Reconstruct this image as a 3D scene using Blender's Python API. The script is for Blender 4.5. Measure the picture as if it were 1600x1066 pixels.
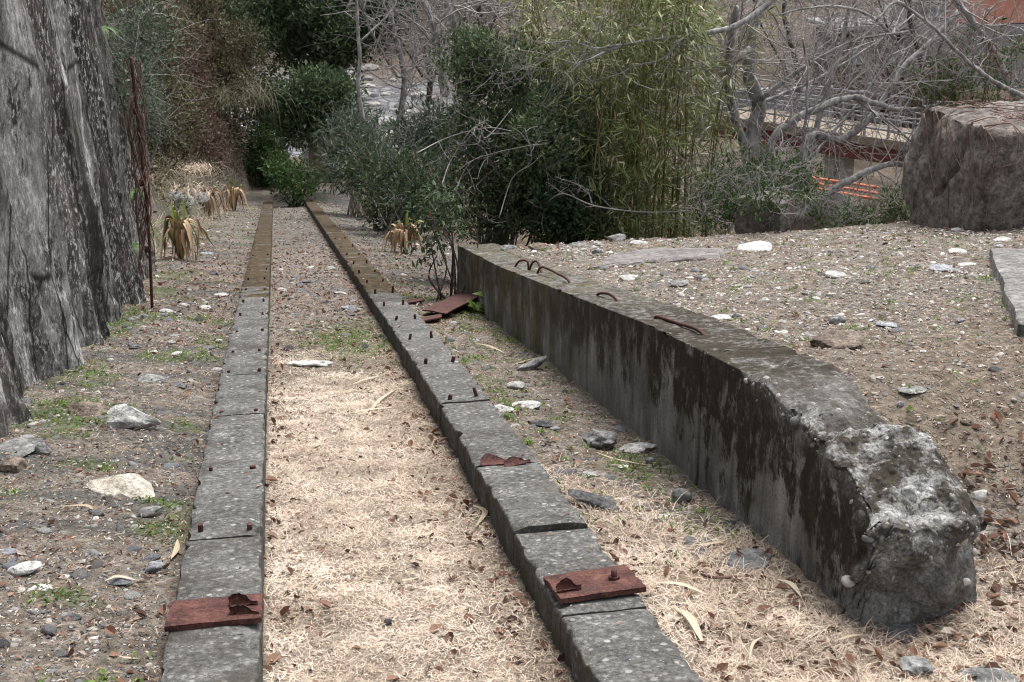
import bpy, math, random
import numpy as np
from mathutils import Vector, Matrix

for o in list(bpy.data.objects): bpy.data.objects.remove(o, do_unlink=True)
SC = bpy.context.scene
COL = SC.collection
R = math.radians

# ---------------------------------------------------------------- camera
CAM_Z, PITCH, YAW, FPX = 1.7, 20.1, 10.7, 2100.0
cam = bpy.data.cameras.new('camera'); camo = bpy.data.objects.new('camera', cam); COL.objects.link(camo)
camo.location = (0, 0, CAM_Z); camo.rotation_euler = (R(90-PITCH), 0, R(-YAW))
cam.sensor_width = 36; cam.lens = 36*FPX/1600; cam.clip_start = .05; cam.clip_end = 2000
cam.dof.use_dof = True; cam.dof.focus_distance = 7.0; cam.dof.aperture_fstop = 16
SC.camera = camo
# ---------------------------------------------------------------- sky, sun, exposure (overcast)
W = bpy.data.worlds.new('World'); SC.world = W; W.use_nodes = True
wn = W.node_tree.nodes; wl = W.node_tree.links; wn.clear()
SUN_EL, SUN_AZ = 66, 40
sky = wn.new('ShaderNodeTexSky'); sky.sky_type = 'NISHITA'; sky.sun_disc = False
sky.sun_elevation = R(SUN_EL); sky.sun_rotation = R(SUN_AZ); sky.dust_density = 4; sky.air_density = 1.2; sky.ozone_density = 1
hs = wn.new('ShaderNodeHueSaturation'); hs.inputs['Saturation'].default_value = .25
bg = wn.new('ShaderNodeBackground'); bg.inputs['Strength'].default_value = .11
wo = wn.new('ShaderNodeOutputWorld')
wl.new(sky.outputs[0], hs.inputs['Color']); wl.new(hs.outputs[0], bg.inputs[0]); wl.new(bg.outputs[0], wo.inputs[0])
sl = bpy.data.lights.new('sun', 'SUN'); sl.energy = 1.5; sl.angle = R(28); sl.color = (1, .985, .965)
so = bpy.data.objects.new('sun', sl); COL.objects.link(so)
sd = Vector((math.sin(R(SUN_AZ))*math.cos(R(SUN_EL)), math.cos(R(SUN_AZ))*math.cos(R(SUN_EL)), math.sin(R(SUN_EL))))
so.rotation_euler = sd.to_track_quat('Z', 'Y').to_euler(); so.location = (0, 0, 20)
SC.view_settings.view_transform = 'Standard'; SC.view_settings.look = 'None'
SC.view_settings.exposure = 1.5; SC.view_settings.gamma = 1; SC.view_settings.use_curve_mapping = False
SC.cycles.max_bounces = 5; SC.cycles.diffuse_bounces = 3; SC.cycles.glossy_bounces = 2
SC.cycles.transmission_bounces = 3; SC.cycles.transparent_max_bounces = 4
SC.cycles.use_denoising = True; SC.cycles.filter_width = 1.1

# ---------------------------------------------------------------- numpy helpers
rng = np.random.default_rng(7)
_perm = np.random.default_rng(3).permutation(256); _perm = np.concatenate([_perm, _perm, _perm])
_gr = np.random.default_rng(5).normal(size=(256, 3)); _gr /= np.linalg.norm(_gr, axis=1)[:, None]
def perlin(x, y, z=0.):
    x, y, z = np.broadcast_arrays(np.asarray(x, float), np.asarray(y, float), np.asarray(z, float))
    xi = np.floor(x).astype(int); yi = np.floor(y).astype(int); zi = np.floor(z).astype(int)
    xf, yf, zf = x-xi, y-yi, z-zi
    u, v, w = [t*t*t*(t*(t*6-15)+10) for t in (xf, yf, zf)]
    xi &= 255; yi &= 255; zi &= 255
    def g(a, b, c):
        h = _perm[_perm[_perm[(xi+a) & 255]+((yi+b) & 255)]+((zi+c) & 255)]
        q = _gr[h]; return q[..., 0]*(xf-a)+q[..., 1]*(yf-b)+q[..., 2]*(zf-c)
    def L(a, b, t): return a+(b-a)*t
    return L(L(L(g(0,0,0), g(1,0,0), u), L(g(0,1,0), g(1,1,0), u), v), L(L(g(0,0,1), g(1,0,1), u), L(g(0,1,1), g(1,1,1), u), v), w)*1.6
def fbm(x, y, z=0., o=4, gain=.5):
    s = 0; a = 1.
    for i in range(o):
        s = s+a*perlin(x*2**i+17.3*i, y*2**i-9.1*i, np.asarray(z)*2**i+3.7*i); a *= gain
    return s
def cell(x, y, z=0.):
    """distance to the nearest jittered point of a grid (rounded pebbles) and that point's random value"""
    x, y, z = np.broadcast_arrays(np.asarray(x, float), np.asarray(y, float), np.asarray(z, float))
    xi = np.floor(x).astype(int); yi = np.floor(y).astype(int); zi = np.floor(z).astype(int)
    best = np.full(x.shape, 9.); bid = np.zeros(x.shape)
    for a in (-1, 0, 1):
        for b in (-1, 0, 1):
            for c in (-1, 0, 1):
                h = _perm[_perm[_perm[(xi+a) & 255]+((yi+b) & 255)]+((zi+c) & 255)]
                px_ = xi+a+(h*13 % 251)/251.; py_ = yi+b+(h*57 % 241)/241.; pz_ = zi+c+(h*101 % 239)/239.
                d = np.sqrt((x-px_)**2+(y-py_)**2+(z-pz_)**2)
                m = d < best; best = np.where(m, d, best); bid = np.where(m, h/255., bid)
    return best, bid
def cell2(x, y):
    '''nearest jittered point in the plane: offset from it and three random values of it'''
    xi = np.floor(x).astype(int); yi = np.floor(y).astype(int); best = np.full(x.shape, 9.); H = np.zeros(x.shape, int); DX = np.zeros(x.shape); DY = np.zeros(x.shape)
    for a in (-1, 0, 1):
        for b in (-1, 0, 1):
            h = _perm[_perm[(xi+a) & 255]+((yi+b) & 255)]; dx = x-(xi+a+(h*13 % 251)/251.); dy = y-(yi+b+(h*57 % 241)/241.); d = dx*dx+dy*dy
            m = d < best; best = np.where(m, d, best); H = np.where(m, h, H); DX = np.where(m, dx, DX); DY = np.where(m, dy, DY)
    return DX, DY, (H*37 % 97)/96., (H*61 % 89)/88., (H*17 % 83)/82.
def sst(a, b, x):
    t = np.clip((np.asarray(x, float)-a)/(b-a), 0, 1); return t*t*(3-2*t)
def nrm(v):
    v = np.asarray(v, float); return v/np.maximum(np.linalg.norm(v, axis=-1, keepdims=True), 1e-9)

# ---------------------------------------------------------------- the lie of the land
def prof(y):
    y = np.asarray(y, float); w = 3.; d = y-7.5+w
    return -.176*y-.039*np.where(d < 0, 0, np.where(d > 2*w, y-7.5, d*d/(4*w)))
def railx(y): return .0095*(np.asarray(y, float)-3)
def bank_foot(y): return np.interp(y, [14, 19, 24, 32, 42, 46, 60], [-2, -1.7, -1.5, -1.3, -1.05, -.4, .4])
def land(x, y):
    x, y = np.broadcast_arrays(np.asarray(x, float), np.asarray(y, float))
    xs = x-railx(np.minimum(y, 45)); p = prof(np.minimum(y, 42))
    off = np.interp(xs, [-3, -1.5, -.6, -.42, -.2, -.05, .8, .95, 1.15, 1.5, 1.9, 3], [.1, .03, -.07, -.10, -.14, -.14, -.15, -.15, -.04, -.09, -.13, -.13])
    low = p+off
    ye = np.interp(x, [1.9, 2.6, 3.4, 4.1, 5.1, 5.9, 7.8, 12], [13.0, 12.3, 12.6, 12.2, 11.9, 12, 13.2, 15])
    drop = sst(ye, ye+1.1, y)
    hi = p+(-.13+.56*sst(3.3, 5.4, y+.15*(x-2.3)))+.05*sst(3, 6, x)
    low2 = p-.2-3.2*sst(4, 13, x)*sst(12, 20, y)
    right = hi*(1-drop)+low2*drop
    k = sst(2.0, 2.22, x)
    z = low*(1-k)+right*k
    u = np.clip(bank_foot(y)-x, 0, 9); bank = np.minimum(3*u, .9)+np.clip(u-.3, 0, 9)*1.0
    z = z+sst(14, 19, y)*bank
    zf = np.interp(y, [42, 47, 53, 60, 66, 92, 104, 150, 260], [-8.85, -9.4, -10, -11.2, -13, -13.2, -9, 16, 110])
    zf = zf+bank*sst(66, 56, y)
    zf = zf-1.5*sst(10, 20, x)*sst(66, 45, y)
    zf = zf+5.0*sst(9, 20, x-.05*(y-60))*sst(63, 74, y)*sst(104, 90, y)
    k2 = sst(40, 46, y)
    return z*(1-k2)+zf*k2
def landn(x, y):
    return land(x, y)+.018*fbm(x*1.7, y*1.7, 3.1, 3)*sst(60, 20, y)+.6*fbm(x*.1, y*.1, 9., 3)*sst(60, 90, y)

# pixel of the photograph -> direction; used to read places off the photograph
_p, _yw = R(PITCH), R(YAW)
_f = np.array([math.sin(_yw)*math.cos(_p), math.cos(_yw)*math.cos(_p), -math.sin(_p)])
_r = np.array([math.cos(_yw), -math.sin(_yw), 0.]); _u = np.cross(_r, _f); _o = np.array([0, 0, CAM_Z])
def ray(px, py): return _f+_r*(px-800)/FPX+_u*(533-py)/FPX
def on_ground(px, py, h=0.):
    d = ray(px, py); t = np.concatenate([np.arange(2, 20, .01), np.arange(20, 150, .05)])
    P = _o+d*t[:, None]; b = P[:, 2] < landn(P[:, 0], P[:, 1])+h
    i = int(np.argmax(b)) if b.any() else len(t)-1
    return P[i]
def at(px, py, Y): d = ray(px, py); return _o+d*(Y/d[1])
def at_x(px, py, X): d = ray(px, py); return _o+d*(X/d[0])
def at_z(px, py, Z): d = ray(px, py); return _o+d*((Z-CAM_Z)/d[2])
def scale(P): return FPX/float((np.asarray(P)-_o)@_f)      # pixels per metre there

# ---------------------------------------------------------------- mesh helpers
PILES = {'twig', 'stem', 'foliage', 'crown', 'vine', 'climbing_stem', 'side_twig', 'blade_tuft', 'frond', 'vine_stem', 'pale_leaves', 'red_leaf', 'aggregate'}
def mk(name, V, F, mat=None, parent=None, smooth=True, attrs=None, origin=None, sharp=None):
    """one mesh object; V in world coordinates. F: (n,3) or (n,4) array or list of mixed"""
    V = np.asarray(V, np.float64)
    org = np.zeros(3)
    if parent is not None: org = np.array(parent['_o'])
    elif origin is not None: org = np.asarray(origin, float)
    me = bpy.data.meshes.new(name)
    if isinstance(F, np.ndarray):
        n, k = F.shape
        me.vertices.add(len(V)); me.vertices.foreach_set('co', (V-org).astype(np.float32).ravel())
        me.loops.add(n*k); me.loops.foreach_set('vertex_index', F.astype(np.int32).ravel())
        me.polygons.add(n); me.polygons.foreach_set('loop_start', np.arange(0, n*k, k, dtype=np.int32))
        me.polygons.foreach_set('use_smooth', np.full(n, bool(smooth)))
        me.update(calc_edges=True)
    else:
        me.from_pydata([tuple(v) for v in (V-org)], [], [list(map(int, f)) for f in F])
        me.polygons.foreach_set('use_smooth', np.full(len(me.polygons), bool(smooth))); me.update()
    if attrs:
        for a, val in attrs.items():
            at_ = me.attributes.new(a, 'FLOAT', 'POINT'); at_.data.foreach_set('value', np.asarray(val, np.float32).ravel())
    if sharp is not None and smooth: me.set_sharp_from_angle(angle=R(sharp))
    if mat is not None: me.materials.append(mat)
    o = bpy.data.objects.new(name, me); COL.objects.link(o)
    if parent is not None and name in PILES: o['kind'] = 'stuff'
    if parent is not None: o.parent = parent; o['_o'] = list(map(float, org))
    else: o.location = org; o['_o'] = list(map(float, org))
    return o
def empty(name, loc):
    o = bpy.data.objects.new(name, None); COL.objects.link(o); o.location = loc; o['_o'] = list(map(float, loc))
    o.empty_display_size = .1
    return o
def tag(o, label=None, cat=None, group=None, kind=None):
    if label: o['label'] = label
    if cat: o['category'] = cat; o['kind'] = 'thing'
    if group: o['group'] = group
    if kind: o['kind'] = kind
    return o
class MB:
    """collects pieces into one mesh"""
    def __init__(s): s.V = []; s.F3 = []; s.F4 = []; s.n = 0; s.A = []
    def add(s, V, F, a=0.):
        V = np.asarray(V, float); F = np.asarray(F, int)
        (s.F3 if F.shape[1] == 3 else s.F4).append(F+s.n); s.V.append(V); s.n += len(V)
        s.A.append(np.full(len(V), a) if np.isscalar(a) else np.asarray(a))
    def build(s, name, mat, parent=None, **k):
        V = np.concatenate(s.V)
        if s.F3 and s.F4:
            q = np.concatenate(s.F4); F = np.concatenate(s.F3+[q[:, [0, 1, 2]], q[:, [0, 2, 3]]])
        else: F = np.concatenate(s.F3 or s.F4)
        return mk(name, V, F, mat, parent, attrs={'rnd': np.concatenate(s.A)}, **k)
def tube(P, r, n=6, cap=True):
    P = np.asarray(P, float); m = len(P); r = np.broadcast_to(np.asarray(r, float), (m,))
    T = nrm(np.gradient(P, axis=0)); a = np.array([0, 0, 1.]) if abs(T[0, 2]) < .9 else np.array([1., 0, 0])
    U = nrm(np.cross(T, a)); W_ = np.cross(T, U); th = np.arange(n)*2*np.pi/n
    V = P[:, None]+r[:, None, None]*(U[:, None]*np.cos(th)[None, :, None]+W_[:, None]*np.sin(th)[None, :, None])
    V = V.reshape(-1, 3); i = np.arange(m-1)[:, None]*n; j = np.arange(n)[None]
    a0 = i+j; b0 = i+(j+1) % n
    F = np.stack([a0, b0, b0+n, a0+n], -1).reshape(-1, 4)
    if cap:
        V = np.concatenate([V, P[:1], P[-1:]]); k = np.arange(n); c0 = m*n; c1 = c0+1; e = (m-1)*n
        F = np.concatenate([F, np.stack([np.full(n, c0), (k+1) % n, k, k], -1), np.stack([np.full(n, c1), e+k, e+(k+1) % n, e+(k+1) % n], -1)])
        F3 = np.concatenate([F[:-2*n][:, [0, 1, 2]], F[:-2*n][:, [0, 2, 3]], F[-2*n:][:, :3]])
        return V, F3
    return V, F
def curve(P, n=24):
    """Catmull-Rom through the points"""
    P = np.asarray(P, float); m = len(P); Q = np.concatenate([2*P[:1]-P[1:2], P, 2*P[-1:]-P[-2:-1]])
    t = np.linspace(0, m-1-1e-6, n); i = t.astype(int); f = (t-i)[:, None]
    a, b, c, d = Q[i], Q[i+1], Q[i+2], Q[i+3]
    return .5*(2*b+(c-a)*f+(2*a-5*b+4*c-d)*f*f+(3*b-a-3*c+d)*f**3)
def box(c, s, rz=0., bev=0.):
    x, y, z = np.array(s)/2.; b = min(bev, x*.9, y*.9, z*.9)
    V = []
    for zz, i in ((-z, b), (-z+b, 0), (z-b, 0), (z, b)):
        for sx, sy in ((-1, -1), (1, -1), (1, 1), (-1, 1)): V.append((sx*(x-i), sy*(y-i), zz))
    V = np.array(V); cz, sz = math.cos(rz), math.sin(rz)
    V = np.stack([V[:, 0]*cz-V[:, 1]*sz, V[:, 0]*sz+V[:, 1]*cz, V[:, 2]], 1)+np.asarray(c)
    F = [[3, 2, 1, 0], [12, 13, 14, 15]]
    for k in range(3):
        for j in range(4): F.append([4*k+j, 4*k+(j+1) % 4, 4*k+4+(j+1) % 4, 4*k+4+j])
    return V, np.array(F)
def grid_faces(n, m, flip=False):
    i = np.arange(n-1)[:, None]*m; j = np.arange(m-1)[None]
    a = i+j; F = np.stack([a, a+1, a+m+1, a+m], -1).reshape(-1, 4)
    return F[:, ::-1] if flip else F
_ico = {}
def ico(n):
    if n in _ico: return _ico[n]
    t = (1+5**.5)/2
    V = nrm(np.array([(-1,t,0),(1,t,0),(-1,-t,0),(1,-t,0),(0,-1,t),(0,1,t),(0,-1,-t),(0,1,-t),(t,0,-1),(t,0,1),(-t,0,-1),(-t,0,1)], float))
    F = [(0,11,5),(0,5,1),(0,1,7),(0,7,10),(0,10,11),(1,5,9),(5,11,4),(11,10,2),(10,7,6),(7,1,8),(3,9,4),(3,4,2),(3,2,6),(3,6,8),(3,8,9),(4,9,5),(2,4,11),(6,2,10),(8,6,7),(9,8,1)]
    V = [tuple(v) for v in V]
    for _ in range(n):
        c = {}; G = []
        def mid(a, b):
            k = (min(a, b), max(a, b))
            if k not in c:
                q = nrm(np.array(V[a])+np.array(V[b])); V.append(tuple(q)); c[k] = len(V)-1
            return c[k]
        for a, b, d in F:
            x, y, z = mid(a, b), mid(b, d), mid(d, a); G += [(a, x, z), (b, y, x), (d, z, y), (x, y, z)]
        F = G
    _ico[n] = (np.array(V), np.array(F)); return _ico[n]
def rockmesh(seed, n=3, facets=9, rough=.10, flat=.75):
    """broken stone of unit half-size"""
    r_ = np.random.default_rng(seed); V, F = ico(n); V = V.copy()
    for _ in range(facets):
        d = nrm(r_.normal(size=3)); k = r_.uniform(flat-.15, flat+.15); e = V@d-k
        V = V-np.where(e > 0, e, 0)[:, None]*d*.95
    V = V*(1+rough*fbm(V[:, 0]*1.6+seed, V[:, 1]*1.6, V[:, 2]*1.6, 4))[:, None]
    m = np.abs(V).max(0); return V/m, F
def scatter(T, TF, pos, ydir, nor, ln, wd, rnd, th=None):
    """copies of a template (y along, x across, z up) into one vertex/face array"""
    y = nrm(ydir); x = nrm(np.cross(y, nor)); z = np.cross(x, y)
    th = ln if th is None else th
    V = pos[:, None]+T[None, :, 1, None]*(ln[:, None]*y)[:, None]+T[None, :, 0, None]*(wd[:, None]*x)[:, None]+T[None, :, 2, None]*(th[:, None]*z)[:, None]
    n, k = len(pos), len(T)
    F = (TF[None]+(np.arange(n)*k)[:, None, None]).reshape(-1, TF.shape[1])
    return V.reshape(-1, 3), F, np.repeat(rnd, k)
LEAF = (np.array([(0,0,0),(.5,.45,.10),(0,1,-.06),(-.5,.45,.10)], float), np.array([(0,1,2),(0,2,3)]))
LEAFB = (np.array([(0,0,0),(.42,.3,.09),(.42,.62,.06),(0,1,-.12),(-.42,.62,.06),(-.42,.3,.09),(0,.32,0),(0,.65,-.02)], float),
         np.array([(0,1,6),(0,6,5),(1,2,7),(1,7,6),(6,7,4),(6,4,5),(2,3,7),(7,3,4)]))
LANCE = (np.array([(0,0,0),(.5,.3,.02),(.4,.65,-.05),(0,1,-.22),(-.5,.3,.02)], float), np.array([(0,1,4),(1,2,4),(2,3,4)]))
BLADE = (np.array([(-.5,0,0),(.5,0,0),(.4,.5,.12),(-.4,.5,.12),(0,1,.0)], float), np.array([(0,1,2),(0,2,3),(3,2,4)]))
CURL = (np.array([(0,0,0),(.45,.3,.22),(.4,.7,.26),(0,1,.12),(-.4,.65,.2),(-.45,.3,.25),(0,.5,-.02)], float), np.array([(0,1,6),(1,2,6),(2,3,6),(3,4,6),(4,5,6),(5,0,6)]))

# ---------------------------------------------------------------- materials
class NT:
    def __init__(s, name):
        s.m = bpy.data.materials.new(name); s.m.use_nodes = True; s.t = s.m.node_tree; s.t.nodes.clear()
        s.out = s.n('ShaderNodeOutputMaterial'); s.b = s.n('ShaderNodeBsdfPrincipled'); s.l(s.b.outputs[0], s.out.inputs[0])
    def n(s, k, **a):
        q = s.t.nodes.new(k)
        for x, y in a.items(): setattr(q, x, y)
        return q
    def l(s, a, b): s.t.links.new(a, b)
    def put(s, sock, v):
        if hasattr(v, 'is_output'): s.l(v, sock)
        else: sock.default_value = v if not isinstance(v, tuple) or len(v) != 3 or sock.type != 'RGBA' else (*v, 1)
    def pos(s, sc=(1, 1, 1), world=True, rot=None):
        g = s.n('ShaderNodeNewGeometry').outputs['Position'] if world else s.n('ShaderNodeTexCoord').outputs['Object']
        m = s.n('ShaderNodeMapping'); s.l(g, m.inputs[0]); m.inputs['Scale'].default_value = sc
        if rot: m.inputs['Rotation'].default_value = rot
        if not world:
            oi = s.n('ShaderNodeObjectInfo'); v = s.n('ShaderNodeVectorMath', operation='SCALE'); v.inputs[0].default_value = (31, 17, 23)
            s.l(oi.outputs['Random'], v.inputs['Scale']); s.l(v.outputs[0], m.inputs['Location'])
        return m.outputs[0]
    def noise(s, sc, d=4, r=.55, vec=None, dist=0.):
        q = s.n('ShaderNodeTexNoise'); q.inputs['Scale'].default_value = sc; q.inputs['Detail'].default_value = d
        q.inputs['Roughness'].default_value = r; q.inputs['Distortion'].default_value = dist
        if vec is not None: s.l(vec, q.inputs['Vector'])
        return q.outputs[0]
    def vor(s, sc, vec=None, feat='F1', out='Distance', rnd=1.):
        q = s.n('ShaderNodeTexVoronoi', feature=feat); q.inputs['Scale'].default_value = sc; q.inputs['Randomness'].default_value = rnd
        if vec is not None: s.l(vec, q.inputs['Vector'])
        return q.outputs[out]
    def ramp(s, f, *st):
        q = s.n('ShaderNodeValToRGB'); e = q.color_ramp.elements
        while len(e) < len(st): e.new(.5)
        for a, (p, c) in zip(e, st):
            a.position = p; a.color = (c, c, c, 1) if not isinstance(c, tuple) else (*c, 1)
        s.put(q.inputs[0], f); return q.outputs[0]
    def mix(s, f, a, b, mode='MIX'):
        q = s.n('ShaderNodeMix', data_type='RGBA', blend_type=mode)
        s.put(q.inputs[0], f); s.put(q.inputs[6], a); s.put(q.inputs[7], b); return q.outputs[2]
    def math(s, op, a, b=0., c=None, clamp=False):
        q = s.n('ShaderNodeMath', operation=op, use_clamp=clamp); s.put(q.inputs[0], a); s.put(q.inputs[1], b)
        if c is not None: s.put(q.inputs[2], c)
        return q.outputs[0]
    def sep(s, v): return s.n_sep(v)
    def n_sep(s, v):
        q = s.n('ShaderNodeSeparateXYZ'); s.l(v, q.inputs[0]); return q.outputs
    def attr(s, name): return s.n('ShaderNodeAttribute', attribute_name=name).outputs['Fac']
    def mr(s, v, a, b, c=0., d=1.):
        q = s.n('ShaderNodeMapRange'); q.interpolation_type = 'SMOOTHSTEP'
        s.put(q.inputs[0], v)
        for i, x in enumerate((a, b, c, d)): q.inputs[1+i].default_value = x
        return q.outputs[0]
    def bump(s, h, st=.5, dist=.01, nor=None):
        q = s.n('ShaderNodeBump'); q.inputs['Strength'].default_value = st; q.inputs['Distance'].default_value = dist
        s.put(q.inputs['Height'], h)
        if nor is not None: s.l(nor, q.inputs['Normal'])
        return q.outputs[0]
    def end(s, col, rough=.9, nor=None, spec=.3, metal=0.):
        s.put(s.b.inputs['Base Color'], col); s.put(s.b.inputs['Roughness'], rough); s.b.inputs['Specular IOR Level'].default_value = spec
        s.b.inputs['Metallic'].default_value = metal
        if nor is not None: s.l(nor, s.b.inputs['Normal'])
        return s.m

def m_rail():
    t = NT('weathered_concrete'); v = t.pos()
    a = t.noise(3.0, 6, .65, v); f = t.noise(38, 6, .85, v); sp = t.vor(62, v); pb = t.vor(30, v, out='Color'); pd = t.vor(30, v)
    c = t.ramp(f, (.34, (.022, .0215, .020)), (.46, (.075, .073, .069)), (.56, (.125, .122, .116)), (.68, (.27, .265, .255)))
    c = t.mix(1., c, t.ramp(a, (.3, .62), (.7, 1.35)), 'MULTIPLY')
    pr = t.n_sep(pb)[0]
    stone = t.math('MULTIPLY', t.ramp(pd, (.25, 1.), (.40, 0.)), t.ramp(pr, (.50, 0.), (.56, 1.)))
    c = t.mix(t.math('MULTIPLY', stone, .75), c, t.ramp(t.n_sep(pb)[1], (0, (.07, .074, .082)), (.5, (.19, .182, .17)), (1, (.36, .35, .33))))
    w = t.noise(12, 4, .7, v)
    spk = t.math('MULTIPLY', t.ramp(sp, (.16, 1.), (.28, 0.)), t.ramp(w, (.54, 0.), (.62, 1.)))
    c = t.mix(t.math('MULTIPLY', spk, .6), c, (.46, .45, .43))
    lic = t.ramp(t.noise(6, 6, .8, v), (.62, 0.), (.68, .7)); c = t.mix(lic, c, (.36, .355, .34))
    stn = t.noise(1.6, 6, .75, v); c = t.mix(t.ramp(stn, (.36, .75), (.47, 0.)), c, (.045, .04, .033)); c = t.mix(t.ramp(stn, (.58, 0.), (.68, .45)), c, (.12, .105, .08))
    # brown moss film on the far stretch
    y = t.n_sep(t.n('ShaderNodeNewGeometry').outputs['Position'])[1]
    far = t.mr(t.math('ADD', y, t.math('MULTIPLY', t.noise(1.1, 3, .6, v), 7.)), 16.3, 17.2)
    bands = t.mr(t.noise(2.2, 5, .65, t.pos((.7, 1.0, .3))), .34, .46, .25, 1.)
    mossc = t.ramp(t.noise(14, 4, .7, v), (.36, (.009, .007, .004)), (.48, (.034, .022, .009)), (.66, (.095, .060, .024)))
    c = t.mix(t.math('MULTIPLY', t.math('MULTIPLY', far, bands), .93), c, mossc)
    # side faces: darker film with moss, uneven by noise
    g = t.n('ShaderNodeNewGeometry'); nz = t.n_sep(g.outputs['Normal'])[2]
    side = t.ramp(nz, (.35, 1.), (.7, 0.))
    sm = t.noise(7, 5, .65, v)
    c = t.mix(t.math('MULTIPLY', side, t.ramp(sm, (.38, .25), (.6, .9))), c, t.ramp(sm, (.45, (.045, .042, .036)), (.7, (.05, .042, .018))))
    h = t.math('ADD', t.math('MULTIPLY', f, .7), t.math('ADD', t.math('MULTIPLY', stone, .35), t.math('MULTIPLY', t.ramp(t.vor(120, v), (0, 1.), (.5, 0.)), .35)))
    return t.end(c, .92, t.bump(h, .9, .006), .2)
def m_wall():
    t = NT('stained_wall_concrete'); v = t.pos()
    a = t.noise(2.2, 6, .62, v); f = t.noise(70, 5, .75, v); drip = t.noise(6, 4, .6, t.pos((1, 1, .22)))
    c = t.ramp(a, (.3, (.10, .097, .092)), (.5, (.175, .171, .163)), (.7, (.26, .255, .245)))
    c = t.mix(t.ramp(drip, (.54, 0.), (.66, .75)), c, (.32, .315, .30)); c = t.mix(t.ramp(drip, (.32, .8), (.46, 0.)), c, (.055, .05, .042))
    c = t.mix(t.ramp(f, (.36, .6), (.48, 0.)), c, (.03, .029, .027))
    c = t.mix(t.ramp(f, (.6, 0.), (.75, .5)), c, (.33, .325, .31))
    hr = t.attr('hrel'); yy = t.attr('along'); br = t.attr('broken')
    # dark moss that runs down from the top edge in tongues
    tong = t.noise(2.6, 6, .68, t.pos((1, 1, .16)))
    reach = t.math('MULTIPLY', t.mr(t.math('ADD', t.math('MULTIPLY', tong, .6), t.math('MULTIPLY', t.noise(3.2, 6, .7, v), .4)), .38, .56), t.mr(yy, 9.0, 4.6, .30, .62))
    edge = t.math('ADD', hr, t.math('MULTIPLY', t.noise(18, 5, .75, t.pos((1, 1, .5))), .22))
    mask = t.mr(t.math('SUBTRACT', t.math('ADD', reach, .12), edge), -.10, .10)
    dens = t.mr(t.noise(11, 6, .8, t.pos((1, 1, .6))), .34, .50)
    mossc = t.ramp(t.noise(45, 4, .7, v), (.3, (.010, .008, .006)), (.55, (.026, .019, .011)), (.8, (.052, .036, .016)))
    c = t.mix(t.math('MULTIPLY', t.math('MULTIPLY', mask, dens), t.mr(yy, 9.5, 6.5, .45, .97)), c, mossc)
    mott = t.math('MULTIPLY', t.mr(t.noise(5, 7, .8, t.pos((1, 1, .7))), .46, .60), t.mr(hr, .55, .1, .05, .9))
    c = t.mix(mott, c, t.ramp(t.noise(40, 5, .75, v), (.35, (.014, .012, .009)), (.55, (.045, .036, .024)), (.75, (.09, .08, .065))))
    pit = t.math('MULTIPLY', t.ramp(t.vor(48, v), (.10, 1.), (.2, 0.)), t.ramp(t.noise(9, 3, .6, v), (.5, 0.), (.58, 1.))); c = t.mix(pit, c, (.02, .019, .017))
    # olive algae on the far half
    alg = t.math('MULTIPLY', t.mr(yy, 6.5, 9.0), t.mr(t.noise(3.5, 5, .7, t.pos((1, 1, .45))), .42, .62))
    c = t.mix(t.math('MULTIPLY', alg, .8), c, t.ramp(t.noise(30, 4, .7, v), (.35, (.035, .032, .012)), (.65, (.10, .085, .035))))
    g = t.n('ShaderNodeNewGeometry'); topf = t.ramp(t.n_sep(g.outputs['Normal'])[2], (.55, 0.), (.8, 1.))
    lic = t.math('MULTIPLY', topf, t.ramp(t.noise(24, 6, .82, v), (.52, 0.), (.62, .5))); c = t.mix(lic, c, (.36, .355, .34))
    # broken aggregate
    pd = t.vor(34, v); pc = t.vor(34, v, out='Color')
    agg = t.ramp(t.noise(30, 6, .85, v), (.33, (.05, .048, .045)), (.44, (.20, .197, .19)), (.54, (.34, .337, .325)), (.66, (.60, .595, .58)))
    agg = t.mix(t.math('MULTIPLY', t.ramp(pd, (.22, 1.), (.36, 0.)), t.ramp(t.n_sep(pc)[0], (.6, 0.), (.63, .8))), agg, t.ramp(t.n_sep(pc)[1], (0, (.16, .16, .17)), (1, (.55, .54, .52))))
    agg = t.mix(1., agg, t.ramp(t.noise(75, 5, .85, v), (.36, .3), (.5, .95), (.64, 1.6)), 'MULTIPLY')
    c = t.mix(br, c, agg)
    mp = t.math('MULTIPLY', br, t.ramp(t.noise(7.5, 6, .78, v), (.42, 0.), (.52, .95)))
    c = t.mix(mp, c, mossc)
    tm = t.math('MULTIPLY', t.math('MULTIPLY', topf, t.mr(yy, 7.5, 5.2, .25, 1.)), t.ramp(t.noise(5, 6, .75, v), (.44, 0.), (.54, .9))); c = t.mix(t.math('MULTIPLY', tm, t.math('SUBTRACT', 1., br)), c, mossc)
    h = t.math('ADD', t.math('MULTIPLY', f, .6), t.math('MULTIPLY', t.math('MULTIPLY', br, t.ramp(pd, (0, 1.), (.5, 0.))), 1.2))
    return t.end(c, .92, t.bump(h, .9, .008), .2)
def m_rust():
    t = NT('rusted_steel'); v = t.pos(); a = t.noise(9, 6, .65, v); f = t.noise(90, 4, .7, v)
    c = t.ramp(a, (.3, (.026, .011, .010)), (.5, (.062, .023, .019)), (.68, (.098, .040, .031)))
    c = t.mix(t.ramp(f, (.5, 0.), (.75, .6)), c, (.13, .064, .048)); c = t.mix(t.ramp(f, (.3, .7), (.42, 0.)), c, (.02, .009, .008))
    return t.end(c, .8, t.bump(t.math('ADD', a, t.math('MULTIPLY', f, .4)), .6, .004), .3, .1)
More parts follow.
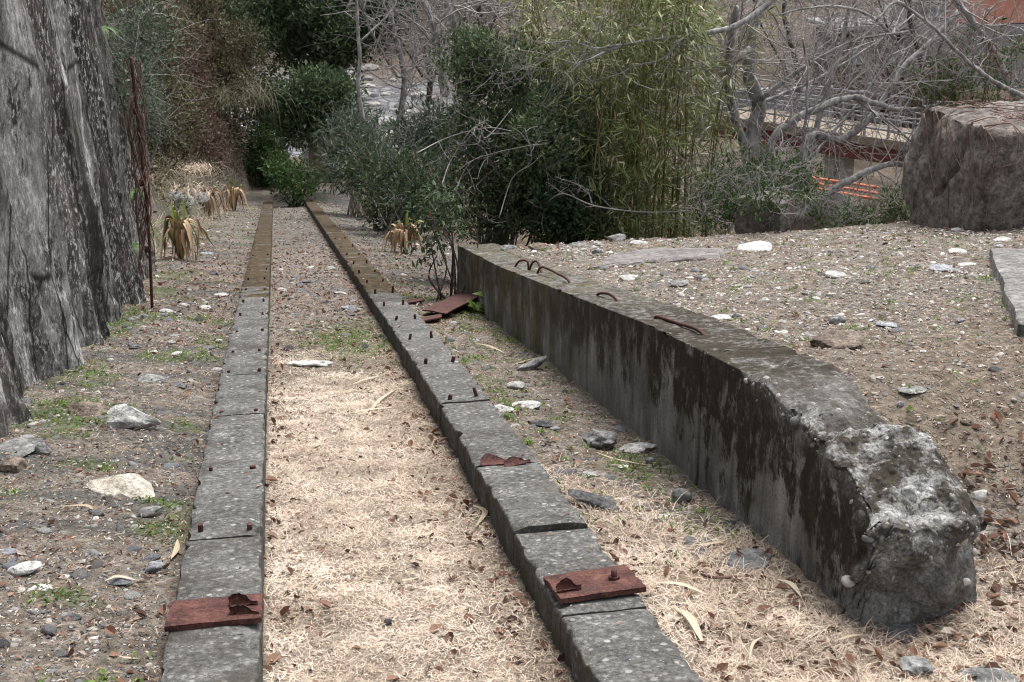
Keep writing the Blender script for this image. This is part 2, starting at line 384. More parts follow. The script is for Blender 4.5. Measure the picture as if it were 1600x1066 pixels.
def m_plate():
    t = NT('flaking_rust_plate'); v = t.pos(); a = t.noise(14, 6, .7, v); f = t.noise(70, 5, .8, v); fl = t.vor(26, t.pos((1, 1, 1)), 'DISTANCE_TO_EDGE')
    c = t.ramp(a, (.34, (.030, .013, .012)), (.48, (.075, .029, .024)), (.60, (.115, .050, .038)), (.70, (.19, .10, .07)))
    c = t.mix(t.ramp(f, (.54, 0.), (.66, .7)), c, (.17, .085, .06)); c = t.mix(t.ramp(f, (.36, .8), (.46, 0.)), c, (.018, .009, .009))
    pt = t.ramp(t.noise(7, 5, .75, v), (.55, 0.), (.6, .8)); c = t.mix(pt, c, (.05, .030, .030))
    h = t.math('ADD', t.math('MULTIPLY', pt, .8), t.math('ADD', a, t.math('MULTIPLY', f, .8)))
    return t.end(c, .85, t.bump(h, 1., .006), .25)
def m_cliff():
    t = NT('lichened_rock'); v = t.pos(); vs = t.pos((.9, .9, .14), rot=(R(-6), 0, 0)); vm = t.pos((1, 1, .4), rot=(R(-6), 0, 0))
    b = t.noise(7, 7, .75, vm); f = t.noise(24, 7, .85, vm); g = t.noise(90, 4, .8, v)
    k = t.math('ADD', t.attr('tone'), t.math('MULTIPLY', t.math('SUBTRACT', t.noise(3.0, 5, .65, vs), .5), .75))
    c = t.ramp(k, (.34, (.026, .022, .020)), (.50, (.060, .051, .047)), (.62, (.11, .101, .095)), (.74, (.20, .193, .186)), (.92, (.36, .354, .344)))
    c = t.mix(t.ramp(b, (.38, .95), (.50, 0.)), c, (.018, .015, .014))
    c = t.mix(t.ramp(t.noise(4, 4, .6, vs), (.58, 0.), (.7, .55)), c, (.10, .07, .06))
    li = t.math('MULTIPLY', t.ramp(t.noise(40, 6, .8, vm), (.53, 0.), (.57, 1.)), t.ramp(t.noise(2.2, 5, .7, vm), (.40, .15), (.54, 1.)))
    c = t.mix(t.math('MULTIPLY', li, .85), c, (.48, .475, .465))
    st = t.ramp(t.noise(3.6, 5, .6, t.pos((1.6, 1.6, .10), rot=(R(-5), 0, 0))), (.61, 0.), (.67, 1.))
    c = t.mix(t.math('MULTIPLY', st, t.ramp(f, (.36, .2), (.52, .9))), c, (.52, .515, .5))
    c = t.mix(t.ramp(g, (.34, .6), (.45, 0.)), c, (.022, .02, .018))
    c = t.mix(1., c, t.ramp(t.noise(34, 6, .85, vm), (.36, .42), (.48, .93), (.64, 1.6)), 'MULTIPLY')
    c = t.mix(t.ramp(t.noise(1.9, 6, .65, t.pos((1.2, 1.2, .10), rot=(R(-6), 0, 0))), (.36, .92), (.46, 0.)), c, (.016, .014, .013))
    ck = t.vor(2.4, t.pos((1, 1, .22), rot=(R(-8), 0, 0)), 'DISTANCE_TO_EDGE'); c = t.mix(t.ramp(ck, (.004, .9), (.02, 0.)), c, (.012, .011, .010))
    mo = t.math('MULTIPLY', t.ramp(t.noise(1.7, 4, .6, vm), (.62, 0.), (.7, .8)), t.ramp(f, (.35, 0.), (.6, 1.)))
    c = t.mix(mo, c, (.055, .05, .02))
    h = t.math('ADD', t.math('MULTIPLY', b, 1.6), t.math('ADD', f, t.math('MULTIPLY', g, .5)))
    return t.end(c, .9, t.bump(h, .8, .014), .2)
def m_stone(name, c1, c2, c3, sc=6., spots=.3):
    t = NT(name); v = t.pos(world=False); a = t.noise(sc, 6, .65, v); f = t.noise(sc*11, 5, .75, v)
    c = t.ramp(a, (.3, c1), (.5, c2), (.7, c3)); c = t.mix(t.ramp(f, (.55, 0.), (.7, spots)), c, tuple(min(.75, k*1.7) for k in c3))
    c = t.mix(t.ramp(f, (.36, .75), (.47, 0.)), c, tuple(k*.35 for k in c1)); c = t.mix(1., c, t.ramp(t.noise(sc*4, 6, .8, v), (.36, .55), (.64, 1.4)), 'MULTIPLY')
    oi = t.n('ShaderNodeObjectInfo').outputs['Random']
    c = t.mix(1., c, t.ramp(oi, (0, .78), (1, 1.12)), 'MULTIPLY')
    return t.end(c, .9, t.bump(t.math('ADD', t.math('MULTIPLY', a, 2.), f), .9, .012), .25)
def m_rnd(name, stops, rough=.9, trans=0., spec=.2, nscale=0., namt=.3):
    t = NT(name); r_ = t.attr('rnd'); c = t.ramp(r_, *stops)
    if nscale:
        c = t.mix(1., c, t.ramp(t.noise(nscale, 4, .7, t.pos()), (.3, 1-namt), (.7, 1+namt)), 'MULTIPLY')
    t.end(c, rough, None, spec)
    if trans:
        q = t.n('ShaderNodeBsdfTranslucent'); t.put(q.inputs[0], c); x = t.n('ShaderNodeMixShader'); x.inputs[0].default_value = trans
        t.l(t.b.outputs[0], x.inputs[1]); t.l(q.outputs[0], x.inputs[2]); t.l(x.outputs[0], t.out.inputs[0])
    return t.m
def m_ground():
    t = NT('soil_and_gravel'); v = t.pos()
    a = t.noise(2.4, 6, .65, v); b = t.noise(16, 5, .7, v); f = t.noise(90, 4, .75, v)
    soil = t.ramp(b, (.3, (.080, .066, .054)), (.5, (.19, .161, .132)), (.7, (.35, .303, .255)))
    soil = t.mix(t.ramp(f, (.35, .6), (.5, 0.)), soil, (.06, .046, .034))
    pd = t.vor(42, v); pc = t.vor(42, v, out='Color'); pm = t.noise(30, 2, .5, v)
    peb = t.ramp(t.n_sep(pc)[0], (.1, (.11, .11, .115)), (.5, (.25, .245, .24)), (.9, (.42, .41, .39)))
    pmask = t.math('MULTIPLY', t.ramp(pd, (.3, 1.), (.46, 0.)), t.ramp(t.n_sep(pc)[1], (.45, 0.), (.5, 1.)))
    gr = t.attr('gravel'); th = t.attr('thatch'); gy = t.attr('bare'); mo = t.attr('green'); br = t.attr('brown'); rv = t.attr('river'); hl = t.attr('hill')
    c = t.mix(t.math('MULTIPLY', pmask, gr), soil, peb)
    c = t.mix(t.math('MULTIPLY', br, .75), c, t.ramp(b, (.3, (.10, .076, .054)), (.7, (.25, .20, .15))))
    straw = t.ramp(t.noise(140, 3, .7, v), (.3, (.13, .10, .078)), (.5, (.33, .265, .205)), (.7, (.52, .435, .35)))
    c = t.mix(th, c, straw)
    rockc = t.ramp(b, (.3, (.065, .063, .06)), (.5, (.11, .107, .10)), (.7, (.16, .155, .145)))
    c = t.mix(gy, c, rockc)
    c = t.mix(t.math('MULTIPLY', mo, t.ramp(f, (.35, .2), (.55, .9))), c, t.ramp(f, (.3, (.035, .055, .012)), (.7, (.11, .16, .04))))
    riv = t.ramp(t.n_sep(t.vor(1.3, v, out='Color'))[0], (0, (.09, .09, .094)), (1, (.23, .23, .24)))
    riv = t.mix(t.ramp(t.vor(1.3, v, 'DISTANCE_TO_EDGE'), (.02, .8), (.12, 0.)), riv, (.05, .05, .052))
    c = t.mix(rv, c, riv)
    hill = t.ramp(t.noise(.8, 8, .75, v), (.3, (.035, .028, .022)), (.5, (.10, .078, .06)), (.7, (.19, .15, .115)))
    c = t.mix(hl, c, hill)
    h = t.math('ADD', t.math('MULTIPLY', t.math('MULTIPLY', pmask, gr), 1.), t.math('ADD', b, t.math('MULTIPLY', f, .6)))
    return t.end(c, .95, t.bump(h, 1., .03), .12)
def m_bark(name, c1, c2, c3, sc=14.):
    t = NT(name); v = t.pos((1, 1, .4)); a = t.noise(sc, 5, .7, v)
    c = t.ramp(a, (.35, c1), (.5, c2), (.66, c3))
    return t.end(c, .9, t.bump(a, .7, .01), .2)
def m_plain(name, col, rough=.7, amt=.25, sc=8., metal=0.):
    t = NT(name); v = t.pos(); a = t.noise(sc, 5, .65, v)
    c = t.mix(1., col, t.ramp(a, (.3, 1-amt), (.7, 1+amt)), 'MULTIPLY')
    return t.end(c, rough, t.bump(a, .4, .01), .3, metal)
MAT = dict(
    rail=m_rail(), wall=m_wall(), rust=m_rust(), plate=m_plate(), cliff=m_cliff(), ground=m_ground(),
    stone_grey=m_stone('grey_stone', (.11, .11, .108), (.2, .198, .19), (.33, .33, .32)),
    stone_pale=m_stone('pale_stone', (.30, .295, .28), (.46, .45, .43), (.62, .61, .59), spots=.15),
    stone_sand=m_stone('sandy_stone', (.26, .225, .18), (.40, .36, .30), (.56, .52, .45), 9., .2),
    stone_dark=m_stone('dark_stone', (.05, .051, .053), (.09, .09, .092), (.15, .15, .15)),
    stone_brown=m_stone('brown_stone', (.10, .075, .06), (.19, .15, .12), (.30, .25, .205)),
    stone_blue=m_stone('blue_grey_stone', (.15, .155, .17), (.22, .225, .24), (.29, .295, .31), spots=.1),
    slab=m_stone('old_slab_concrete', (.10, .096, .09), (.17, .164, .155), (.25, .243, .23), 3.5),
    mauve=m_stone('mauve_slab', (.11, .098, .094), (.18, .162, .156), (.25, .23, .222), 3.5),
    pebble=m_rnd('pebble_mix', ((0, (.055, .052, .05)), (.25, (.12, .118, .118)), (.5, (.21, .20, .188)), (.75, (.32, .30, .27)), (.92, (.44, .42, .385)), (1, (.62, .61, .585))), .8, 0, .3, 60, .25),
    straw=m_rnd('dry_grass', ((0, (.12, .09, .065)), (.2, (.40, .315, .24)), (.55, (.68, .565, .455)), (1, (.87, .79, .68))), .85, .2),
    litter=m_rnd('dead_leaf', ((0, (.045, .026, .02)), (.3, (.11, .055, .038)), (.55, (.19, .095, .06)), (.8, (.28, .18, .125)), (1, (.42, .36, .31))), .75, .1, .3),
    weed=m_rnd('weed_leaf', ((0, (.04, .075, .015)), (.5, (.10, .17, .035)), (1, (.20, .28, .07))), .6, .3),
    bamboo_dead=m_rnd('dead_bamboo_leaf', ((0, (.36, .29, .2)), (.5, (.54, .47, .36)), (1, (.70, .65, .56))), .7, .2),
    leaf_dark=m_rnd('dark_evergreen_leaf', ((0, (.022, .036, .017)), (.45, (.06, .092, .042)), (.8, (.125, .165, .078)), (1, (.25, .275, .15))), .55, .28, .25),
    leaf_blue=m_rnd('blue_green_leaf', ((0, (.02, .032, .02)), (.5, (.062, .088, .055)), (.85, (.14, .17, .12)), (1, (.24, .26, .20))), .55, .28, .25),
    leaf_mid=m_rnd('mid_green_leaf', ((0, (.022, .042, .012)), (.5, (.055, .105, .026)), (.9, (.12, .18, .05)), (1, (.26, .24, .08))), .55, .3, .25),
    leaf_olive=m_rnd('olive_brown_leaf', ((0, (.03, .028, .014)), (.4, (.078, .074, .036)), (.75, (.15, .135, .075)), (1, (.28, .23, .16))), .6, .2, .3),
    leaf_brown=m_rnd('brown_twig_leaf', ((0, (.04, .026, .02)), (.5, (.105, .07, .052)), (1, (.2, .145, .11))), .7, .15, .2),
    bamboo=m_rnd('bamboo_leaf', ((0, (.062, .082, .024)), (.35, (.155, .19, .06)), (.7, (.27, .30, .12)), (.88, (.42, .415, .22)), (1, (.75, .70, .55))), .5, .25, .4),
    culm=m_bark('bamboo_culm', (.06, .055, .02), (.12, .105, .042), (.2, .17, .075), 5),
    bark_grey=m_bark('pale_grey_bark', (.10, .094, .09), (.22, .21, .205), (.38, .37, .365)),
    bark_dark=m_bark('dark_bark', (.03, .025, .022), (.065, .055, .048), (.13, .115, .10)),
    twig=m_bark('grey_twig', (.15, .13, .125), (.25, .23, .22), (.38, .36, .35), 5),
    twig_brown=m_bark('brown_twig', (.07, .042, .034), (.14, .085, .07), (.23, .16, .135), 5),
    lily=m_rnd('withered_strap_leaf', ((0, (.085, .05, .027)), (.4, (.24, .155, .085)), (.8, (.42, .30, .18)), (.93, (.55, .43, .29)), (.95, (.10, .14, .025)), (1, (.20, .24, .05))), .6, .15, .3),
    boulder=m_stone('vine_boulder', (.064, .052, .046), (.125, .106, .095), (.20, .178, .165), 2.6, .4),
    orange=m_plain('orange_paint', (.30, .075, .03), .7, .4), girder=m_plain('red_girder_paint', (.12, .035, .03), .7, .4),
    deck=m_plain('deck_timber', (.19, .155, .115), .8, .45), fence=m_plain('grey_sheet_metal', (.21, .21, .225), .6), white=m_plain('white_paint', (.62, .62, .62), .6, .1),
    pier=m_plain('pale_concrete', (.36, .355, .345), .9), salmon=m_plain('salmon_render', (.46, .22, .165), .9, .15, 2.), greywall=m_plain('grey_stone_wall', (.22, .215, .215), .9),
    rooft=m_plain('dark_roof', (.08, .08, .085), .7), redp=m_plain('red_plastic', (.5, .03, .02), .5, .1), glass=m_plain('window_glass', (.25, .3, .32), .15, .1),
    brownsoil=m_plain('brown_bank', (.13, .09, .065), .95, .4, 3.),
)

# ================================================================ ground
def build_ground():
    def steps(a, b, d0, d1, p=1.):
        out = [a]; 
        while out[-1] < b:
            t = (out[-1]-a)/(b-a); out.append(out[-1]+d0+(d1-d0)*t**p)
        return np.array(out)
    ys = np.concatenate([np.linspace(1.8, 8, 160)[:-1], steps(8, 45, .05, .4), steps(45.5, 260, .6, 7)])
    xr = steps(4.2, 160, .05, 12, .6); xl = -steps(1.7, 130, .05, 12, .6)[::-1]
    xs_ = np.concatenate([xl, np.linspace(-1.66, 4.16, 165), xr])
    X, Y = np.meshgrid(xs_, ys)
    x, y = X.ravel(), Y.ravel()
    z = landn(x, y); xr_ = x-railx(y)
    n1 = fbm(x*1.3, y*1.3, 1., 4); n2 = fbm(x*4, y*4, 5., 3); n3 = fbm(x*.8, y*2.6, 8., 3)
    near = sst(30, 14, y)
    z = z+near*(.014*n2+.012*fbm(x*11, y*11, 2., 2))
    mid = sst(-.16, -.05, xr_)*sst(.92, .82, xr_)
    thatch = mid*sst(10.2, 7.6, y+1.3*n1+.5*n2)*(.55+.45*sst(-.3, .2, n2))*(1-.6*sst(.6, .85, xr_))
    cor = sst(1.12, 1.22, xr_)*sst(2.0, 1.9, x)
    thatch = np.maximum(thatch, cor*sst(5.6, 4.0, y+1.0*n1+.4*n2)*.75)
    thatch = np.maximum(thatch, sst(1.1, 1.3, xr_)*sst(3.9, 3.4, y+.3*n1-.1*(x-2))*.75)
    left = sst(-.38, -.48, xr_); plat = sst(2.0, 2.25, x)*sst(3.8, 4.6, y)
    bare = left*sst(.02, .28, n3+.1)*sst(4.2, 5.5, y)*.9
    bare = np.maximum(bare, mid*sst(19, 24, y+n1)*.8*(.4+.6*sst(-.2, .3, n2)))
    bare = np.maximum(bare, sst(1.1, 1.2, xr_)*sst(4, 3, x)*sst(12.2, 13.5, y+.8*n1)*sst(60, 40, y)*(.35+.6*sst(-.3, .2, n3)))
    green = left*sst(.18, .55, n1+.35*n2+.25*sst(-1.0, -1.4, xr_))*.75*sst(3.4, 4.6, y)
    green = np.maximum(green, cor*sst(.1, .5, n1+.5*n2)*.6*sst(4.8, 6.5, y))
    green = np.maximum(green, mid*np.exp(-((y-10.6)/.9)**2-((xr_-.55)/.3)**2)*.9)
    brown = plat*sst(7.2, 5.0, y-.35*(x-3)+.7*n1)*.9
    gravel = np.clip(left*.9+plat*(1-.6*brown)+cor*.6+mid*sst(10, 12, y)*.9+.3, 0, 1)
    river = sst(58, 63, y)*sst(96, 90, y+2*n1)*sst(16, 9, x-.05*(y-60)); hill = np.clip(sst(93, 99, y)+sst(14, 20, y)*sst(.1, .5, bank_foot(y)-x)+sst(42, 48, y)*(1-river)+sst(12.8, 14, y)*sst(2.6, 3.6, x), 0, 1)*(1-river)
    o = mk('ground', np.stack([x, y, z], 1), grid_faces(len(ys), len(xs_)), MAT['ground'], None,
           attrs=dict(thatch=thatch, gravel=gravel, bare=np.clip(bare, 0, 1), green=green, brown=brown, river=river, hill=hill))
    tag(o, kind='structure')
build_ground()

# ================================================================ rock cliff on the left
def build_cliff():
    nv, nz_ = 500, 180
    # path of the foot of the face, near to far, then turning away behind the bank
    pth = np.array([(-2.3, 2.0), (-1.62, 5.2), (-1.44, 7.5), (-1.36, 8.9), (-1.34, 11.6), (-1.34, 13.9), (-1.40, 15.8), (-1.46, 17.4), (-1.75, 18.2), (-2.5, 18.8), (-4.2, 19.5)])
    q = curve(np.c_[pth, np.zeros(len(pth))], nv)[:, :2]
    T = nrm(np.gradient(q, axis=0)); N = np.c_[T[:, 1], -T[:, 0]]
    sl = np.concatenate([[0], np.cumsum(np.linalg.norm(np.diff(q, axis=0), axis=1))])
    gz = land(q[:, 0], q[:, 1])-.25; top = 4.2+.3*perlin(sl*.5, 3.)-4.3*sst(13.2, 14.2, sl)-.8*sst(14.5, 17, sl)
    # the mesh columns follow the lean of the slabs
    U0 = np.linspace(sl[0], sl[-1]+.9, nv); Zr = np.linspace(0, 1, nz_)[None]; h = Zr*np.interp(U0, sl, top-gz)[:, None]
    S = np.clip(U0[:, None]-.13*h, sl[0], sl[-1]); GZ = np.interp(S, sl, gz); h = Zr*np.maximum(np.interp(S, sl, top)-GZ, .3); S = np.clip(U0[:, None]-.13*h, sl[0], sl[-1])
    GZ = np.interp(S, sl, gz); Z = GZ+h
    QX, QY, NX, NY = [np.interp(S, sl, a_) for a_ in (q[:, 0], q[:, 1], N[:, 0], N[:, 1])]
    # near-vertical slabs and clefts, leaning a little
    u = S+.13*h+.05*perlin(S*1.2, h*.5, 4.)
    slab = 0.; tone = 0.
    for k, (f, g, a, tl, tw) in enumerate(((.8, .10, .22, .17, .62), (2.3, .30, .10, .10, .28), (5.6, .9, .045, .05, .12))):
        wu = u*f+.05*perlin(u*f*2, h*g*3, k*7.)+.03*perlin(u*f*5, h*g*12, k*3.); wh = h*g+.2*perlin(u*f*1.3, 3., k*9.)
        DX, DY, r1, r2, r3 = cell2(wu, wh)
        slab = slab+a*(r1-.5)+tl*DX*(.4+r3)+tl*.7*DY*(r2-.5); tone = tone+tw*r2
    for _ in range(1):
        for ax in (0, 1):
            q_ = slab if ax == 0 else slab.T; q_ = np.concatenate([q_[:1], q_, q_[-1:]]); q_ = (q_[:-2]+q_[1:-1]+q_[2:])/3; slab = q_ if ax == 0 else q_.T
    d = slab+.03*fbm(u*.9, h*.35, 2., 3)+.010*fbm(u*7, h*3, 6., 4, .5)+.007*fbm(u*24, h*16, 8., 2, .6)
    d = d-.025*np.clip(1-np.abs(perlin(u*1.3, h*.10, 41.))*22, 0, 1)
    d = d+.12*np.exp(-h/.35)*(.4+perlin(S*2.2, 1.))-.10
    # ledges
    for zc, sc_, a in ((1.05, 5.4, .03), (.75, 8.6, .05), (1.9, 7.0, .03)):
        d = d+a*np.exp(-((S-sc_)/.45)**2)*sst(zc-.03, zc+.12, h)*sst(zc+.9, zc+.3, h)
    lean = -.06*h
    X = QX+NX*(d+lean); Y = QY+NY*(d+lean)
    V = np.stack([X, Y, Z], -1).reshape(-1, 3)
    # top shelf running back into the hill
    back = np.stack([X[:, -1]-7, Y[:, -1], Z[:, -1]+.8], -1)
    n0 = len(V); V = np.concatenate([V, back]); i = np.arange(nv-1); t = i*nz_+nz_-1
    F = np.concatenate([grid_faces(nv, nz_), np.stack([t, n0+i, n0+i+1, t+nz_], -1)[:, ::-1]])
    o = mk('cliff', V, F, MAT['cliff'], None, sharp=38, attrs={'tone': np.concatenate([tone.ravel(), np.full(nv, .4)])}); tag(o, kind='structure')
build_cliff()

# ================================================================ the two concrete rail beams
BW = .30
LX, RX = -.26, 1.01
def beam_segment(name, parent, xc, y0, y1, dz0, dz1, seed, depth=.42, chip=1.):
    """block with rounded worn edges; its top runs along the slope"""
    n = max(6, int((y1-y0)/.03)) if y0 < 9 else max(6, int((y1-y0)/.12))
    ys = np.linspace(y0, y1, n); k = np.array([-1, -1, -.985, -.95, -.6, -.2, .2, .6, .95, .985, 1, 1]); zo = np.array([-depth, -.02, -.006, 0, 0, 0, 0, 0, 0, -.006, -.02, -depth])
    Y, K = np.meshgrid(ys, k, indexing='ij'); Zo = np.broadcast_to(zo, Y.shape)
    top = np.linspace(dz0, dz1, n)[:, None]
    sk = .0                                                   # joints run square to the beam
    X = xc+railx(Y)+K*BW/2; Z = prof(Y)+top+Zo
    e = fbm(Y*7+seed, K*3, seed, 4); edge = np.abs(K) > .9
    X = X-np.sign(K)*edge*np.clip(e-.12, 0, 1)*.035*chip+.004*fbm(Y*3, Z*5, seed+4., 3)
    Z = Z+np.where(Zo > -.1, .004*fbm(X*9, Y*9, seed, 3), 0)-edge*(Zo > -.1)*np.clip(fbm(Y*6, K, seed+9., 4)-.08, 0, 1)*.04*chip
    endw = np.minimum(Y-y0, y1-Y)
    Z = Z-np.where(Zo > -.1, .007*np.exp(-endw/.012)*(1+.4*perlin(X*14, Y*3, seed+2.)), 0)
    V = np.stack([X, Y, Z], -1).reshape(-1, 3); m = len(k)
    F = grid_faces(n, m, True)
    F4 = F.tolist()+[list(range(m)), list(range((n-1)*m, n*m))[::-1]]
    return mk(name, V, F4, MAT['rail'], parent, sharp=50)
def bolt(parent, x, y, h, r=.011, lean=(0, 0), ztop=0.):
    q_ = np.random.default_rng(int(abs(x)*1000+y*100)); h = h*q_.uniform(.45, 1.0); r = r*q_.uniform(.8, 1.15); lean = (lean[0]+q_.normal()*.18, lean[1]+q_.normal()*.18)
    z = float(prof(y))+ztop; b = np.array([x+float(railx(y)), y, z-.03]); t = b+np.array([lean[0]*h, lean[1]*h, h+.03])
    P = np.linspace(b, t, 5); rr = r*np.array([1.2, 1.15, 1, 1.05, .92])
    V, F = tube(P, rr, 7); V = V+.0025*np.stack([fbm(V[:, 0]*90, V[:, 1]*90, V[:, 2]*90, 2)]*3, 1)
    return mk('bolt', V, F, MAT['rust'], parent, sharp=40)
def plate(name, parent, xc, yc, w, l, rz, zoff, thick=.016, tilt=0.):
    nx, ny = 26, 14
    U, Wv = np.meshgrid(np.linspace(-1, 1, nx), np.linspace(-1, 1, ny), indexing='ij')
    x = U*w/2; y = Wv*l/2; c, s = math.cos(rz), math.sin(rz)
    jag = .007*fbm(U*5, Wv*5, 3., 4)
    X = xc+float(railx(yc))+x*c-y*s+jag; Y = yc+x*s+y*c; Z = prof(Y)+zoff+tilt*U+.0025*fbm(X*20, Y*20, 1., 3)
    T = np.stack([X, Y, Z], -1).reshape(-1, 3); B = T-np.array([0, 0, thick]); n = nx*ny
    F = [list(f) for f in grid_faces(nx, ny, True)]+[[i+n for i in f[::-1]] for f in grid_faces(nx, ny, True)]
    ring = [i*ny for i in range(nx)]+[(nx-1)*ny+j for j in range(1, ny)]+[i*ny+ny-1 for i in range(nx-2, -1, -1)]+[j for j in range(ny-2, 0, -1)]
    for a, b in zip(ring, ring[1:]+ring[:1]): F.append([a, b, b+n, a+n])
    return mk(name, np.concatenate([T, B]), F, MAT['plate'], parent, sharp=40)
def torn(parent, P0, P1, w, curl, seed):
    """torn curled flap of rusted plate"""
    P0, P1 = np.array(P0), np.array(P1); d = P1-P0; n_, m_ = 14, 8
    r_ = np.random.default_rng(seed); V = []
    for i in range(n_):
        t = i/(n_-1); base = P0+d*t
        ww = w*(1+.45*perlin(t*1.7, seed))*(.35+.65*math.sin(math.pi*min(1, t*1.15+.12))**.6); 
        for j in range(m_):
            a = j/(m_-1)*curl*(1+.3*float(perlin(t*1.6, 5., seed))); rr = ww/max(curl, .3)
            V.append(base+np.array([0, rr*math.sin(a), rr*(1-math.cos(a))])+.0012*r_.normal(size=3))
    V = np.array(V); F = grid_faces(n_, m_); k = len(V)
    V2 = V+np.array([0, .007, -.008]); ring = [i*m_ for i in range(n_)]+[(n_-1)*m_+j for j in range(1, m_)]+[i*m_+m_-1 for i in range(n_-2, -1, -1)]+[j for j in range(m_-2, 0, -1)]
    FF = F.tolist()+(F[:, ::-1]+k).tolist()+[[a, b, b+k, a+k] for a, b in zip(ring, ring[1:]+ring[:1])]
    return mk('torn_flap', np.concatenate([V, V2]), FF, MAT['plate'], parent, sharp=60)

def zr(y): return float(prof(y))
lb = empty('rail_beam', (LX, 3, zr(3)-.15))
tag(lb, 'left of the two long concrete rail beams, beside the rock face side', 'rail beam', 'long concrete rail beams running downhill')
lj = [1.6, 3.86, 4.86, 7.1, 8.35, 14.2, 42.5]
for i in range(len(lj)-1):
    near_up = [0, -.004, .004, .003, .002, .0][i]
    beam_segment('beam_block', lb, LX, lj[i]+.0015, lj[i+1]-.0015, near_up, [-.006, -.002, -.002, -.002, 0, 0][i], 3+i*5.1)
for y, h, l in [(4.94, .045, .05), (5.88, .02, 0), (7.16, .018, .02), (8.42, .03, 0), (9.3, .03, .1), (10.4, .03, 0), (11.5, .03, 0), (12.6, .04, 0), (13.8, .03, .1), (15.0, .04, 0), (16.3, .03, 0), (18.8, .03, 0)]:
    bolt(lb, LX-.095, y, h*(1.2 if y < 5 else .9), lean=(l, 0)); bolt(lb, LX+.1, y-.02, h*(1 if y > 5 else .9), r=.014 if y < 6 else .011, lean=(.15 if y < 5 else l, -.1))
pl = plate('steel_plate', lb, LX+.0, 4.04, .31, .225, -.02, .018, .02)
torn(pl, (LX+.055, 4.05, zr(4.05)+.022), (LX+.15, 4.04, zr(4.04)+.022), .048, 2.3, 4)
torn(pl, (LX+.06, 3.98, zr(3.98)+.02), (LX+.155, 3.96, zr(3.97)+.02), .05, 3.0, 7)
V, F = tube([(LX+.03, 4.03, zr(4.03)), (LX+.03, 4.03, zr(4.03)+.03)], .012, 8); 
rb = empty('rail_beam', (RX, 3, zr(3)-.15))
tag(rb, 'right of the two long concrete rail beams, with tall bolts and a bolted plate', 'rail beam', 'long concrete rail beams running downhill')
rj = [1.6, 3.74, 4.6, 5.6, 7.0, 13.4, 43.5]
for i in range(len(rj)-1):
    near_up = [0, .002, .026, .006, .006, .0][i]
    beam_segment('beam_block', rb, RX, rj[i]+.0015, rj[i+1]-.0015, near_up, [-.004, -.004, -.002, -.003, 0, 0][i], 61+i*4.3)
for y, hl, hr in [(4.68, .022, .035), (5.66, .012, .012), (7.05, .075, .085), (8.25, .055, .05), (9.35, .05, .06), (10.5, .05, .045), (11.6, .06, .06), (12.7, .06, .07), (13.9, .065, .06), (15.1, .05, .04), (16.4, .05, .05), (17.9, .05, .05), (19.6, .04, .05), (21.6, .04, .04)]:
    bolt(rb, RX-.085, y, hl, lean=(.05, 0)); bolt(rb, RX+.09, y+.02, hr, lean=(.03 if y != 8.25 else .6, 0))
pr = plate('steel_plate', rb, RX+.01, 3.93, .30, .225, .05, .03, .02, .004)
torn(pr, (RX-.125, 3.86, zr(3.86)+.034), (RX-.04, 3.865, zr(3.86)+.036), .05, 2.6, 12)
b_ = tube([(RX+.09, 3.93, zr(3.93)+.02), (RX+.09, 3.93, zr(3.93)+.065)], [.012, .011], 8); mk('bolt', *b_, MAT['rust'], pr)
b_ = tube([(RX+.09, 3.93, zr(3.93)+.03), (RX+.09, 3.93, zr(3.93)+.044)], .02, 6); mk('nut', *b_, MAT['rust'], pr, smooth=False)
# remains of a wasted plate at the next joint
torn(rb, (RX-.1, 5.57, zr(5.57)+.006), (RX+.05, 5.57, zr(5.57)+.006), .06, .7, 21)
torn(rb, (RX+.0, 5.52, zr(5.52)+.0), (RX+.13, 5.56, zr(5.56)+.008), .05, 1.0, 25)

